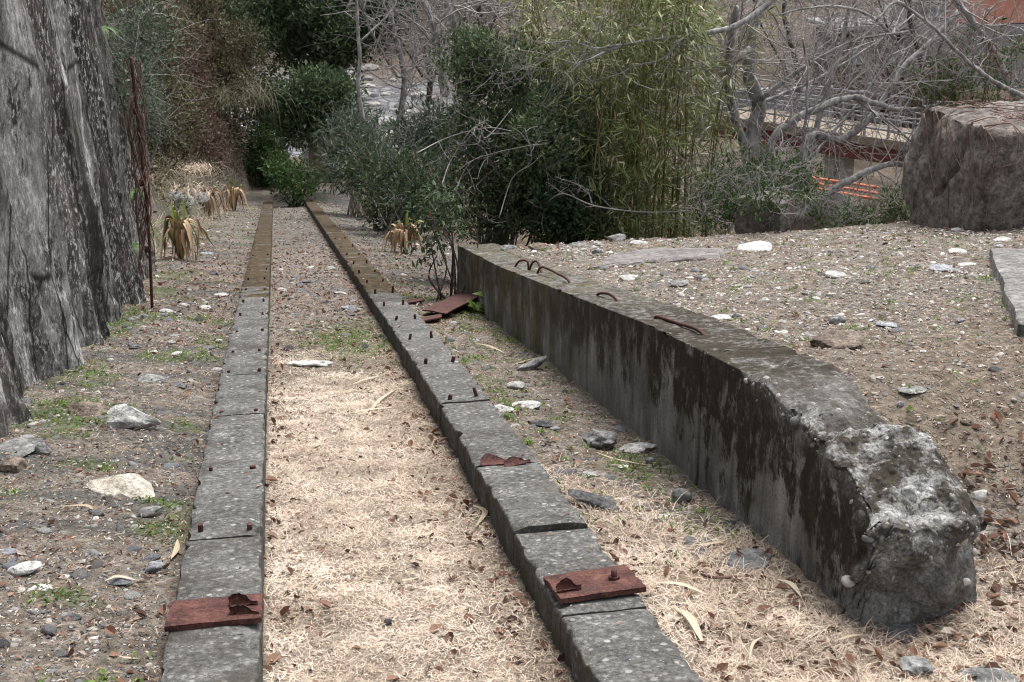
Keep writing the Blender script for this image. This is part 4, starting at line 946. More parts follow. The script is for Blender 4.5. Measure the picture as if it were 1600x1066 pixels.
# house at the top right
H0 = at(1560, 95, 62); ho = empty('salmon_house', H0); tag(ho, 'house with salmon wall on a grey stone base, top right corner', 'house')
a = at(1512, 38, 62); b = at(1640, 38, 62)
part('wall', ho, ((a[0]+b[0])/2, 64, a[2]+2.2), (b[0]-a[0], 4, 4.4), 'salmon'); part('stone_base', ho, ((a[0]+b[0])/2-.6, 63.8, a[2]-1.6), (b[0]-a[0]+1.4, 4.6, 3.1), 'greywall')
part('roof', ho, ((a[0]+b[0])/2, 64, a[2]+4.7), (b[0]-a[0]+1, 5.2, .4), 'rooft')
for k in range(2): c = at(1560+45*k, -25, 61.9); w_ = part('window', ho, c, (.9, .12, 1.1), 'white'); part('pane', w_, c+np.array([0, -.05, 0]), (.75, .1, .95), 'glass')
H1 = at(1455, 20, 66); h2 = empty('grey_shed', H1-np.array([0, 0, 2])); tag(h2, 'grey shed with a white window behind the branches, upper right', 'shed')
part('wall', h2, H1+np.array([0, 0, -.6]), (3.2, 3, 2.6), 'greywall'); part('roof', h2, H1+np.array([0, 0, .8]), (3.8, 3.6, .22), 'rooft')
w_ = part('window', h2, H1+np.array([-.5, -1.52, .25]), (.8, .06, .6), 'white'); part('pane', w_, H1+np.array([-.5, -1.545, .25]), (.66, .06, .48), 'glass')
# stones of the river bed
rr = np.random.default_rng(77); mbr = MB()
for k in range(520):
    x, y = rr.uniform(-12, 10), rr.uniform(60, 95); s = rr.uniform(.15, .6)*(1.6 if rr.uniform() > .93 else 1); V, F = ico(1)
    V = V*(1+.25*fbm(V[:, 0]*1.5+k, V[:, 1]*1.5, V[:, 2]*1.5, 2))[:, None]*np.array([s, s*rr.uniform(.6, 1), s*rr.uniform(.4, .75)])
    mbr.add(V+np.array([x, y, float(landn(x, y))]), F, rr.uniform(.15, .72))
o = mbr.build('river_stones', MAT['pebble'], None, smooth=False); tag(o, 'pale grey stones covering the far river bed', 'stones'); o['kind'] = 'stuff'
for k, (px, py, w, h, lab) in enumerate([(547, 136, 34, 26, 'large white boulder gleaming in the far river bed'), (600, 205, 60, 34, 'broad grey boulder in the far river bed, behind the leafy shrubs'), (628, 240, 56, 28, 'pale boulder low behind the leafy shrubs near the rail ends')]):
    rock(px, py, w, h, 'stone_pale' if k != 1 else 'stone_grey', lab, seed=900+k)

# ================================================================ vegetation helpers
vr = np.random.default_rng(2024)
def ell(px, py, Y, rx, ry, d):
    c = at(px, py, Y); s = scale(c); return (c, np.array([rx/s, d, ry/s]))
def clumps(els, n, inner=.35):
    """clump centres spread through the ellipsoids, thicker towards the outside, uneven outline"""
    w = np.array([e[1].prod()**.67 for e in els]); k = vr.choice(len(els), n, p=w/w.sum()); d = nrm(vr.normal(size=(n, 3)))
    rad = vr.uniform(inner**2, 1, n)**.5
    C = np.array([els[i][0] for i in k]); Rr = np.array([els[i][1] for i in k])
    lump = 1+.28*perlin(C[:, 0]+d[:, 0]*2.1, C[:, 1]+d[:, 1]*2.1, d[:, 2]*2.1+C[:, 2])
    return C+d*rad[:, None]*lump[:, None]*Rr
def leaves(cc, per, cr, ln, wd, tmpl=LEAF, up=.4, droop=0., tone=(.0, 1.), vert=1.):
    """leaves round each clump centre -> V,F,rnd"""
    n = len(cc)*per; c = np.repeat(cc, per, 0); d = nrm(vr.normal(size=(n, 3)))
    ct = np.repeat(vr.uniform(-.22, .22, len(cc)), per)
    p = c+d*(cr*vr.uniform(.1, 1, n)**.5)[:, None]*np.array([1, 1, vert])
    y = nrm(d+vr.normal(size=(n, 3))*.45+np.array([0, 0, up-droop])); no = nrm(vr.normal(size=(n, 3))*.55+np.array([0, 0, 1.]))
    L = ln*vr.uniform(.6, 1.25, n); r_ = np.clip(vr.beta(2, 2.4, n)+ct, 0, 1)*(tone[1]-tone[0])+tone[0]
    return scatter(tmpl[0], tmpl[1], p, y, no, L, L*wd*vr.uniform(.8, 1.2, n), r_)
def stems(base, cc, k, r0, wob=.12, n=9, sides=5, spread=.1):
    m = MB()
    for i in range(k):
        t = cc[vr.integers(len(cc))]; b = np.asarray(base)+np.array([vr.normal()*spread, vr.normal()*spread, 0])
        mid = b+(t-b)*np.array([.35, .35, .55])+vr.normal(size=3)*wob
        P = curve([b, mid, t], n); m.add(*tube(P, np.linspace(r0, r0*.3, n)*vr.uniform(.6, 1.2), sides), vr.uniform())
    return m
def twigs(m, P, n, L, r, lev=2, up=.15, spread=.9, sides=4, t0=.15):
    """branching twigs from a limb"""
    P = np.asarray(P); T = nrm(np.gradient(P, axis=0))
    for _ in range(n):
        i = int(vr.uniform(t0, 1)*(len(P)-1)); d = nrm(T[i]*vr.uniform(.3, 1)+vr.normal(size=3)*spread*np.array([1, .7, 1])+np.array([0, 0, up])); l = L*vr.uniform(.45, 1.2)
        k = 7 if lev > 0 else 5; q = [P[i]]; dd = d
        for j in range(k-1):
            dd = nrm(dd+vr.normal(size=3)*.17+np.array([0, 0, .05*up])); q.append(q[-1]+dd*l/(k-1))
        q = np.array(q); m.add(*tube(q, np.linspace(r, r*.4, k), sides, cap=False), vr.uniform())
        if lev > 0: twigs(m, q, vr.integers(2, 5), l*.6, r*.55, lev-1, up, spread, 3, .25)
def shrub(name, label, cat, els, nc, per, cr, ln, wd, mat, base, tmpl=LEAF, ns=14, r0=.012, stemmat='bark_dark', group=None, tone=(0, 1), inner=.35, up=.4, droop=0., ntw=0, twl=.4, extra=None, vert=1.):
    root = empty(name, base); tag(root, label, cat, group)
    cc = clumps(els, nc, inner); V, F, A = leaves(cc, per, cr, ln, wd, tmpl, up, droop, tone, vert)
    mk('foliage', V, F, MAT[mat], root, smooth=False, attrs={'rnd': A})
    m = stems(base, cc, ns, r0)
    for _ in range(ntw):
        c = cc[vr.integers(len(cc))]; q = np.linspace(c, c+nrm(vr.normal(size=3)+np.array([0, 0, .5]))*.1, 4); twigs(m, q, 2, twl, .004, 1, .2, .9, 3)
    m.build('stem', MAT[stemmat], root)
    if extra:
        for (en, em, ec, ep, ecr, eln, ewd, etm, et) in extra:
            c2 = clumps(els, ec, .6); V, F, A = leaves(c2, ep, ecr, eln, ewd, etm, up, droop, et); mk(en, V, F, MAT[em], root, smooth=False, attrs={'rnd': A})
    return root
def base_at(px, py, Y): p = at(px, py, Y); p[2] = float(land(p[0], p[1])); return p

# ---- central evergreen thicket behind the wall
shrub('evergreen_shrub', 'tall dark evergreen shrub with small leaves behind the far end of the wall', 'shrub',
      [ell(775, 180, 15.2, 85, 120, .7), ell(765, 300, 15.0, 90, 85, .6), ell(745, 95, 15.4, 62, 48, .5), ell(835, 120, 15.6, 50, 60, .5), ell(845, 240, 14.1, 50, 85, .4)], 700, 30, .15, .068, .42, 'leaf_dark', base_at(770, 400, 15.2), ns=40, r0=.018, tone=(.1, 1), ntw=160, twl=.35, stemmat='twig',
      extra=[('pale_leaves', 'leaf_mid', 60, 16, .1, .055, .4, LEAF, (.4, 1.))])
shrub('glossy_shrub', 'low dark glossy shrub in the shade right of the tall evergreen shrub', 'shrub',
      [ell(880, 335, 14.2, 80, 60, .5), ell(860, 260, 14.6, 75, 75, .5)], 330, 26, .12, .075, .5, 'leaf_dark', base_at(880, 400, 14.5), tmpl=LEAFB, ns=22, tone=(0, .62))
shrub('grey_leaved_shrub', 'dull grey green feathery shrub in front of the bamboo', 'shrub',
      [ell(885, 185, 14.6, 75, 50, .5)], 170, 26, .12, .055, .34, 'leaf_blue', base_at(885, 400, 14.8), ns=14, tone=(.1, .9))
# trailing vine stems over the thicket
vn = empty('trailing_vine', base_at(820, 400, 14.2)); tag(vn, 'bare pale vine stems trailing over the evergreen thicket', 'vine'); m = MB()
for pts, r0 in [([(1080, 330), (1010, 332), (930, 322), (880, 303), (850, 320)], .011), ([(925, 318), (915, 295), (880, 280)], .008), ([(690, 290), (705, 250), (740, 200), (760, 215), (800, 170)], .007), ([(650, 240), (700, 215), (760, 200), (800, 205)], .007), ([(700, 330), (730, 260), (770, 240), (840, 225)], .006), ([(780, 340), (800, 280), (830, 250), (820, 200)], .006)]:
    P = curve([at(x, y, 13.6+.25*math.sin(i*2.)) for i, (x, y) in enumerate(pts)], 26); m.add(*tube(P, np.linspace(r0, r0*.5, 26), 5)); twigs(m, P, 5, .25, .004, 1)
for k in range(60):
    c = at(vr.uniform(700, 900), vr.uniform(80, 350), vr.uniform(14.1, 14.7)); d = nrm(vr.normal(size=3)+np.array([0, 0, -.3])); q = [c]
    for j in range(7): d = nrm(d+vr.normal(size=3)*.35); q.append(q[-1]+d*.07)
    m.add(*tube(q, .0035, 3, cap=False))
m.build('vine_stem', MAT['twig'], vn)

# ---- bamboo thicket: each culm with its side twigs and leaves
bm = empty('bamboo_thicket', base_at(970, 400, 14.8)); tag(bm, 'dense olive green bamboo thicket with pale dead leaf tips behind the terrace', 'bamboo'); LV, LF, LA, off = [], [], [], 0
tw = MB()
for k in range(84):
    px = vr.normal(965, 62) if k < 64 else vr.uniform(830, 1120); Y = vr.uniform(13.9, 16.4); b = base_at(px, 400, Y); H = vr.uniform(2.6, 4.6); ln_ = np.array([vr.normal()*.28, vr.normal()*.2, 0])
    P = curve([b-np.array([0, 0, .1]), b+np.array([0, 0, H*.55])+ln_*.25, b+np.array([0, 0, H])+ln_], 16)
    V, F = tube(P, np.linspace(.011, .004, 16)*vr.uniform(.7, 1.2), 5); mk('culm', V, F, MAT['culm'], bm)
    m_ = vr.integers(40, 60); t = vr.uniform(.08, 1, m_); idx = (t*15).astype(int); c = P[idx]; az = vr.uniform(0, 2*np.pi, m_); l = vr.uniform(.1, .42, m_)
    dirs = np.stack([np.cos(az), np.sin(az), vr.uniform(.15, .9, m_)], 1); e = c+nrm(dirs)*l[:, None]
    for a, bq in zip(c, e): tw.add(*tube(np.stack([a, (a+bq)/2+np.array([0, 0, .02]), bq]), .0025, 3, cap=False))
    n = m_*6; pc = np.repeat(e, 6, 0)+vr.normal(size=(n, 3))*.035; y = nrm(np.repeat(dirs, 6, 0)*.5+vr.normal(size=(n, 3))*.55+np.array([0, 0, -.55])); L = vr.uniform(.09, .2, n)
    rn = np.clip(vr.beta(2, 2.6, n)*.88, 0, 1); rn[vr.uniform(size=n) > .90] = vr.uniform(.9, 1)
    V, F, A = scatter(*LANCE, pc, y, nrm(vr.normal(size=(n, 3))*.6+np.array([0, 0, 1])), L, L*vr.uniform(.075, .125, n), rn); LV.append(V); LF.append(F+off); LA.append(A); off += len(V)
mk('foliage', np.concatenate(LV), np.concatenate(LF), MAT['bamboo'], bm, smooth=False, attrs={'rnd': np.concatenate(LA)}); tw.build('side_twig', MAT['culm'], bm)

# ---- young sapling in front of the wall end
shrub('young_sapling', 'thin dark stemmed sapling with a few red leaves at the far end of the wall', 'sapling',
      [ell(690, 330, 12.75, 45, 45, .25), ell(665, 385, 12.7, 30, 22, .2)], 60, 10, .09, .075, .36, 'leaf_dark', on_ground(702, 470), tmpl=LEAFB, ns=9, r0=.014, tone=(.0, .75), up=0, droop=.3)
sap = [o for o in COL.objects if o.name.startswith('young_sapling')][0]
cR = np.array([at(678, 346, 12.6), at(696, 358, 12.6)]); V, F, A = leaves(cR, 4, .05, .06, .4, LEAFB, .1, .1, (.35, .6))
tR = NT('red_leaf'); tR.end((.16, .02, .025), .5); mk('red_leaf', V, F, tR.m, sap, smooth=False, attrs={'rnd': A})
# bright broad-leaved weed by the plate
wd_ = empty('broad_leaved_weed', on_ground(752, 490)); tag(wd_, 'bright green broad-leaved weed beside the loose steel plate', 'weed'); Pw_ = np.array(wd_['_o'])
for k in range(16):
    az = vr.uniform(0, 6.28); el = vr.uniform(.15, 1.2); y = np.array([[math.cos(az)*math.cos(el), math.sin(az)*math.cos(el), math.sin(el)]]); L = vr.uniform(.12, .2)
    V, F, A = scatter(*LEAFB, np.array([Pw_+np.array([vr.normal()*.05, vr.normal()*.04, .03+.14*(k > 9)*vr.uniform()])]), y, np.array([[0, -.3, 1.]]), np.array([L]), np.array([L*.5]), np.array([vr.uniform(.4, 1)])); mk('leaf', V, F, MAT['weed'], wd_, attrs={'rnd': A})

# ---- bush on the dark block, shrub before the vine block, shrubs above it
shrub('rim_bush', 'leafy green bush sprawling over the dark square block at the terrace rim', 'bush',
      [ell(1165, 285, 12.9, 90, 45, .4), ell(1120, 325, 12.7, 45, 35, .35), ell(1235, 275, 13.2, 55, 35, .4), ell(1190, 320, 12.1, 34, 26, .2), ell(1240, 305, 12.3, 34, 16, .2)], 250, 17, .11, .055, .36, 'leaf_mid', base_at(1180, 380, 13.4), ns=30, tone=(0, .65), ntw=150, twl=.4, stemmat='twig')
shrub('yellowing_bush', 'low green bush with yellow leaves left of the vine-covered block', 'bush',
      [ell(1340, 345, 12.9, 80, 24, .35), ell(1402, 335, 12.9, 24, 34, .3)], 100, 15, .10, .065, .36, 'leaf_mid', base_at(1340, 380, 12.9), ns=20, tone=(.1, 1.), ntw=90, twl=.4, stemmat='twig')
shrub('bank_bush', 'sparse twiggy bush with green leaf tufts above the vine-covered block', 'bush',
      [ell(1540, 110, 14.5, 85, 75, .7), ell(1470, 130, 14.5, 60, 45, .5)], 120, 12, .10, .075, .3, 'leaf_mid', base_at(1540, 300, 14.5), ns=46, r0=.012, stemmat='twig_brown', tone=(.0, .9), ntw=90, twl=.45)

# ---- leafy shrubs beyond the right beam
for k, (els, nc, lab, mt, b, tn) in enumerate([
    ([ell(640, 290, 24, 75, 50, 1.), ell(590, 270, 26, 60, 40, .8)], 300, 'loose dark shrub in the middle distance right of the beams', 'leaf_dark', base_at(630, 345, 24), (.0, .65)),
    ([ell(560, 215, 33, 55, 42, 1.2), ell(545, 255, 32, 40, 32, 1.)], 210, 'grey green shrub with long drooping leaves near the rail ends', 'leaf_blue', base_at(555, 300, 33), (.15, 1)),
    ([ell(675, 215, 27, 60, 45, 1.)], 170, 'small leaved bluish shrub left of the tall evergreen shrub', 'leaf_blue', base_at(675, 330, 27), (.0, .6)),
    ([ell(610, 330, 27, 38, 26, .6)], 90, 'low shrub at the right edge of the lower path', 'leaf_mid', base_at(610, 355, 27), (0, .6))]):
    shrub('leafy_shrub', lab, 'shrub', els, nc, 16, .26, .14 if k != 1 else .20, .34 if k != 1 else .22, mt, b, ns=16, r0=.03, group='shrubs beyond the right beam', tone=tn, droop=.5 if k == 1 else 0, ntw=70, twl=.9, stemmat='twig')
shrub('fallen_branch_bush', 'fresh green leafy branch lying across the ends of the beams', 'bush', [ell(462, 290, 41, 34, 18, .9), ell(440, 268, 41, 26, 18, .8), ell(500, 278, 41, 34, 12, .6), ell(470, 258, 41.5, 30, 14, .6)], 110, 16, .32, .16, .4, 'leaf_mid', base_at(460, 300, 41), ns=14, r0=.03, tone=(.05, .6))
# two-stemmed tree by the parapet
tp = empty('parapet_tree', base_at(520, 272, 44)); tag(tp, 'dark twin-stemmed tree growing in front of the far parapet', 'tree')
m = MB()
for dx in (-8, 0, 8): m.add(*tube(curve([at(520, 285, 44), at(516+dx, 215, 44), at(512+dx*2, 150, 44)], 14), np.linspace(.14, .06, 14), 7))
m.build('trunk', MAT['bark_dark'], tp)
cc = clumps([ell(500, 150, 44, 65, 38, 1.5), ell(470, 190, 44, 42, 32, 1.2)], 260); V, F, A = leaves(cc, 26, .38, .22, .4, LEAF, .2, 0, (.0, .8)); mk('crown', V, F, MAT['leaf_dark'], tp, smooth=False, attrs={'rnd': A})

# ---- left bank: thicket, dry grass, drooping bamboo grass
def ew(x, y, h, rx, ry, rz): return (np.array([x, y, float(land(x, y))+h]), np.array([rx, ry, rz]))
for k, (els, nc, ln, mt, lab, tn, st) in enumerate([
    ([ew(-2.1, 23.5, 1.1, .6, .9, .8), ew(-2.2, 22.5, 1.9, .6, .7, .6), ell(232, 50, 15.8, 38, 60, .3), ell(215, 120, 15., 16, 40, .15)], 300, .075, 'leaf_blue', 'pale leaved climber hanging over the corner of the rock face', (.25, 1), 'twig'),
    ([ew(-2.05, 28, 1.2, .7, 1.3, 1.), ew(-2.3, 29, 2.6, .9, 1.3, .9)], 420, .10, 'leaf_olive', 'brownish green thicket on the bank just past the rock face', (.0, .9), 'twig_brown'),
    ([ew(-1.95, 33, 1.1, .7, 1.5, 1.0), ew(-2.3, 34, 2.8, 1., 1.5, 1.0)], 380, .11, 'leaf_olive', 'grey leaved bush low on the bank above the dry grass', (.0, .85), 'twig_brown'),
    ([ew(-1.8, 38, .9, .7, 1.6, 1.0), ew(-1.5, 41, .8, .6, 1.4, .8), ew(-2.2, 39, 2.4, 1., 1.6, 1.2)], 420, .12, 'leaf_brown', 'russet dead-leaved bush at the foot of the left bank', (.0, .8), 'twig_brown'),
    ([ew(-1.3, 46, 1.6, 1.3, 1.6, 1.5), ew(-2.2, 47, 3.4, 1.5, 1.8, 1.6), ew(-.8, 47, 3.4, 1.0, 1.5, 1.3)], 620, .14, 'leaf_olive', 'olive thicket at the centre of the left bank', (.0, .85), 'twig_brown'),
    ([ew(-1.8, 54, 4.2, 2.0, 2.2, 2.0), ew(0.2, 55, 5.2, 1.6, 2., 1.6), ew(-3., 52, 3.5, 1.5, 2, 1.8)], 520, .17, 'leaf_dark', 'dark bushy growth along the top of the left bank', (.05, .95), 'bark_dark'),
    ([ew(.1, 47, 1.0, .8, 1.2, 1.1), ew(.5, 49, 2.6, 1.0, 1.2, 1.2)], 340, .15, 'leaf_mid', 'mid green bush between the bank thicket and the far tree', (.0, .6), 'bark_dark')]):
    b = els[0][0].copy(); b[2] = float(land(b[0], b[1]))
    shrub('bank_shrub', lab, 'shrub', els, nc, 28, .24, ln, .42, mt, b, ns=26, r0=.022, stemmat=st, group='shrubs on the left bank', tone=tn, ntw=150, twl=.8)
def tuft(name, label, base, n, L, mat, spread, tone, droop, cat='grass tuft', w=.006, part_='blade_tuft'):
    root = empty(name, base); tag(root, label, cat); mV, mF, mA, o_ = [], [], [], 0
    m = MB()
    for k in range(n):
        b = np.asarray(base)+np.array([vr.normal()*spread, vr.normal()*spread*.6, 0]); az = vr.uniform(0, 6.28); l = L*vr.uniform(.5, 1.2); d = np.array([math.cos(az)*.6, math.sin(az)*.6, 1.]); q = [b]; 
        for j in range(6): d = nrm(d+np.array([math.cos(az), math.sin(az), 0])*.12+np.array([0, 0, -droop*(j+1)*.35])); q.append(q[-1]+d*l/6)
        q = np.array(q); sd_ = nrm(np.cross(q[-1]-q[0], [0, 0, 1.]))*w*np.linspace(1, .2, 7)[:, None]
        V = np.concatenate([q-sd_, q+sd_]); i = np.arange(6); F = np.stack([i, i+1, i+8, i+7], -1); m.add(V, F, vr.uniform(*tone))
    m.build(part_, MAT[mat], root, smooth=False); return root
tuft('dry_grass_tuft', 'pale dry grass tuft on the bank right of the rock face', on_ground(285, 268), 300, .75, 'straw', .28, (.1, .7), .55)
tuft('dry_grass_tuft', 'lower dry grass tuft hanging below the pale one on the bank', on_ground(268, 300), 240, .55, 'straw', .3, (.0, .6), .8)
tuft('drooping_bamboo_grass', 'fountain of drooping yellowish bamboo grass beside the far tree', at(390, 165, 44.5), 240, 3.0, 'leaf_olive', .8, (.15, .7), .42, 'bamboo grass', .008)
# bank stones below the grass
for k, (px, py, w, h) in enumerate([(290, 325, 40, 30), (310, 318, 34, 30), (270, 318, 30, 26)]):
    rock(px, py, w, h, 'stone_grey', ['largest grey stone built into the bank below the dry grass', 'grey bank stone just left of the middle dead plant', 'small grey bank stone touching the rock face corner'][k], seed=700+k)

# ---- big dark evergreen tree in the distance, pale sapling, bare trees
et = empty('evergreen_tree', base_at(520, 200, 52)); tag(et, 'large dark evergreen tree filling the top of the valley view', 'tree'); m = MB()
b0 = np.array(et['_o']); m.add(*tube(curve([b0, at(525, 100, 52), at(530, -40, 52)], 12), np.linspace(.35, .2, 12), 8)); 
cc = clumps([ell(540, 20, 52, 95, 75, 2.2), ell(500, 70, 51, 65, 50, 1.8), ell(590, -10, 53, 60, 45, 2), ell(440, 0, 50, 60, 45, 1.6)], 560)
for i in range(26): t = cc[vr.integers(len(cc))]; s0 = b0+(at(530, -40, 52)-b0)*vr.uniform(.4, 1); m.add(*tube(curve([s0, (s0+t)/2+np.array([0, 0, .2]), t], 8), np.linspace(.08, .03, 8), 5))
m.build('trunk', MAT['bark_dark'], et); V, F, A = leaves(cc, 34, .5, .24, .42, LEAF, .2, 0, (.0, .75)); mk('crown', V, F, MAT['leaf_dark'], et, smooth=False, attrs={'rnd': A})
def bare_tree(label, limbs, base, mat='bark_grey', tmat='twig', ntw=10, twl=.9, twr=.012, lev=2, Y=15., name='bare_tree', group='bare trees', cat='tree', twup=.15, spread=.9):
    """limbs: (pixel points, r0, r1, depth shift start, depth shift end)"""
    root = empty(name, base); tag(root, label, cat, group); m = MB(); t = MB()
    for pts, r0, r1, d0, d1 in limbs:
        k = max(12, 5*len(pts)); P = curve([at(x, y, Y+d0+(d1-d0)*i/(len(pts)-1)) for i, (x, y) in enumerate(pts)], k); P = P+.012*np.stack([fbm(np.arange(k)*.4+j*9, r0*99., 1., 2) for j in range(3)], 1)
        m.add(*tube(P, 1.08*np.linspace(r0, r1, k)*(1+.12*perlin(np.arange(k)*.8, r0*77)), 8)); twigs(t, P, ntw, twl, min(twr, r1*.8), lev, twup, spread, 3)
    m.build('trunk', MAT[mat], root); t.build('twig', MAT[tmat], root); return root
bare_tree('pale slender bare sapling standing before the far evergreen tree', [([(568, 190), (560, 140), (562, 90), (558, 30), (557, -20)], .045, .03, 0, 0), ([(563, 65), (590, 40), (615, 12), (620, -10)], .025, .015, 0, .3)], base_at(568, 230, 30), Y=30, ntw=2, twl=.9, twr=.010, lev=1)
bare_tree('old bare tree with a thick forked grey trunk right of the bamboo', [
    ([(1172, 330), (1172, 235), (1186, 165), (1172, 125), (1172, 70), (1182, 25), (1212, -15)], .105, .05, 0, .4), ([(1168, 240), (1150, 190), (1138, 120), (1142, 60), (1150, 10)], .055, .03, -.1, -.5),
    ([(1172, 78), (1140, 100), (1128, 118)], .05, .03, 0, -.3), ([(1190, 155), (1235, 120), (1290, 85), (1350, 60), (1420, 50)], .03, .01, 0, -.6), ([(1190, 160), (1240, 140), (1300, 110), (1380, 60), (1430, 20)], .025, .008, .2, .8),
    ([(1215, -5), (1150, 40), (1090, 55), (1060, 65), (1040, 95)], .035, .012, -.6, -1.2), ([(1090, 55), (1000, 65), (930, 88), (890, 105)], .018, .006, -1., -1.4), ([(1000, 65), (935, 75), (890, 65), (845, 68)], .012, .005, -1.2, -1.2)],
    base_at(1172, 340, 15), Y=15, ntw=14, twl=.95, twr=.009)
bare_tree('many-limbed grey bare tree arching in front of the footbridge', [
    ([(1200, 300), (1205, 225), (1235, 192), (1280, 168), (1330, 152), (1370, 162), (1410, 172), (1465, 165)], .05, .022, 0, .2), ([(1230, 330), (1262, 218), (1310, 218), (1350, 195), (1385, 150), (1412, 105), (1455, 65), (1500, 15)], .045, .03, .1, .8),
    ([(1258, 330), (1268, 230), (1290, 150), (1312, 80), (1328, 10)], .038, .025, .5, .7), ([(1240, 345), (1290, 305), (1340, 275), (1395, 256), (1440, 268)], .05, .025, -.3, -.1),
    ([(1235, 335), (1275, 240), (1330, 175), (1370, 120), (1400, 60)], .02, .01, .1, .6), ([(1400, 60), (1350, 20), (1280, 10), (1210, 25)], .02, .008, .6, .2),
    ([(1330, 150), (1400, 200), (1440, 240)], .02, .01, .2, -.3), ([(1240, 330), (1250, 270), (1258, 200), (1262, 120), (1255, 60)], .022, .01, -.2, -.5)],
    base_at(1235, 360, 14.2), Y=14.2, ntw=17, twl=1.0, twr=.009)
bare_tree('dark leaning bare limb rising from the bank bush to the top edge', [([(1600, 180), (1555, 85), (1520, 35), (1488, -10)], .04, .03, 0, 0), ([(1640, 170), (1580, 142), (1535, 115), (1490, 75), (1450, 35), (1402, 4), (1370, 30)], .026, .012, -.6, -1.2)], base_at(1610, 250, 14.5), mat='bark_grey', Y=14.5, ntw=14, twl=.9)
for k, (px, lab) in enumerate([(668, 'leftmost pale bare tree on the far bank above the evergreen shrub'), (700, 'second leaning bare tree on the far bank above the evergreen shrub'), (742, 'dark straight bare tree on the far bank above the evergreen shrub'), (790, 'rightmost pale bare tree on the far bank, behind the bamboo')]):
    bare_tree(lab, [([(px+28-8*k, 150), (px+10, 40), (px-5-18*(k < 2), -30)], .13, .07, 0, 0), ([(px+14, 60), (px+40, 10), (px+50, -30)], .06, .04, 0, .5)], base_at(px+28, 160, 40+2*k), Y=40+2*k, mat='bark_grey' if k != 2 else 'bark_dark', ntw=16, twl=2.6, twr=.03)
for k, (px, Y, lab) in enumerate([(1090, 44, 'thin bare tree behind the bamboo, left of the footbridge'), (1235, 52, 'bare tree behind the footbridge, left of the middle'), (1345, 55, 'bare tree behind the footbridge, nearest its middle'), (1430, 50, 'bare tree behind the footbridge, close to the vine-covered block'), (620, 50, 'bare leaning tree in the far river bed left of the evergreen shrub'), (660, 56, 'bare tree in the far river bed close to the evergreen shrub')]):
    bare_tree(lab, [([(px, 215), (px+12, 120), (px-10, 20), (px+5, -40)], .12, .07, 0, 0), ([(px+8, 140), (px+45, 60), (px+80, 0)], .06, .03, 0, 1), ([(px, 120), (px-40, 50), (px-60, -10)], .05, .03, 0, -1)], base_at(px, 240, Y), Y=Y, ntw=24, twl=2.6, twr=.026, mat='bark_dark' if k % 2 else 'bark_grey')
tb = empty('timber_building', at(1400, 120, 66)-np.array([0, 0, 3])); tag(tb, 'dull brown slatted building half hidden behind the branches above the footbridge', 'building')
a_, b_ = at(1300, 70, 66), at(1500, 70, 66); wS = (b_-a_)[0]
for j in range(26):
    V, F = box((a_[0]+wS*(j+.5)/26, 66+.03*(j % 3), a_[2]-1.3), (wS/26-.04, .12, 4.2), 0, .01); mk('wall_slat', V, F, MAT['brownsoil'], tb, smooth=False)
V, F = box((a_[0]+wS/2, 67.2, a_[2]-1.3), (wS-.1, 2.2, 4.1), 0, .01); mk('wall', V, F, MAT['rooft'], tb, smooth=False)
V, F = box((a_[0]+wS/2, 66.8, a_[2]+.95), (wS+.8, 4, .22), 0, .02); mk('roof', V, F, MAT['greywall'], tb, smooth=False)
for j in range(3):
    c_ = np.array([a_[0]+wS*(.2+.3*j), 65.9, a_[2]-.6]); V, F = box(c_, (1., .1, .9), 0, .01); w_ = mk('window', V, F, MAT['pier'], tb, smooth=False); V, F = box(c_+np.array([0, -.04, 0]), (.84, .08, .74), 0, .01); mk('pane', V, F, MAT['glass'], w_, smooth=False)
# wooded far hillside: trunks and twigs that read as one mass
fw = MB()
for k in range(240):
    y = vr.uniform(97, 135); x = vr.uniform(-35, 75); b = np.array([x, y, float(landn(x, y))-.3]); H = vr.uniform(6, 13); tp_ = b+np.array([vr.normal()*.8, 0, H]); P = curve([b, (b+tp_)/2+vr.normal(size=3)*.3, tp_], 6)
    fw.add(*tube(P, np.linspace(.16, .05, 6), 4, cap=False), vr.uniform()); twigs(fw, P, 5, 3.2, .045, 1, .3, .8, 3)
o = fw.build('far_wood', MAT['twig_brown'], None); tag(o, kind='stuff')
fc = np.stack([vr.uniform(-30, 70, 260), vr.uniform(96, 125, 260), np.zeros(260)], 1); fc[:, 2] = landn(fc[:, 0], fc[:, 1])+vr.uniform(.3, 3, 260)
V, F, A = leaves(fc, 60, 1.7, .6, .5, LEAF, .1, 0, (0, .9)); o = mk('far_undergrowth', V, F, MAT['leaf_olive'], None, smooth=False, attrs={'rnd': A}); tag(o, kind='stuff')

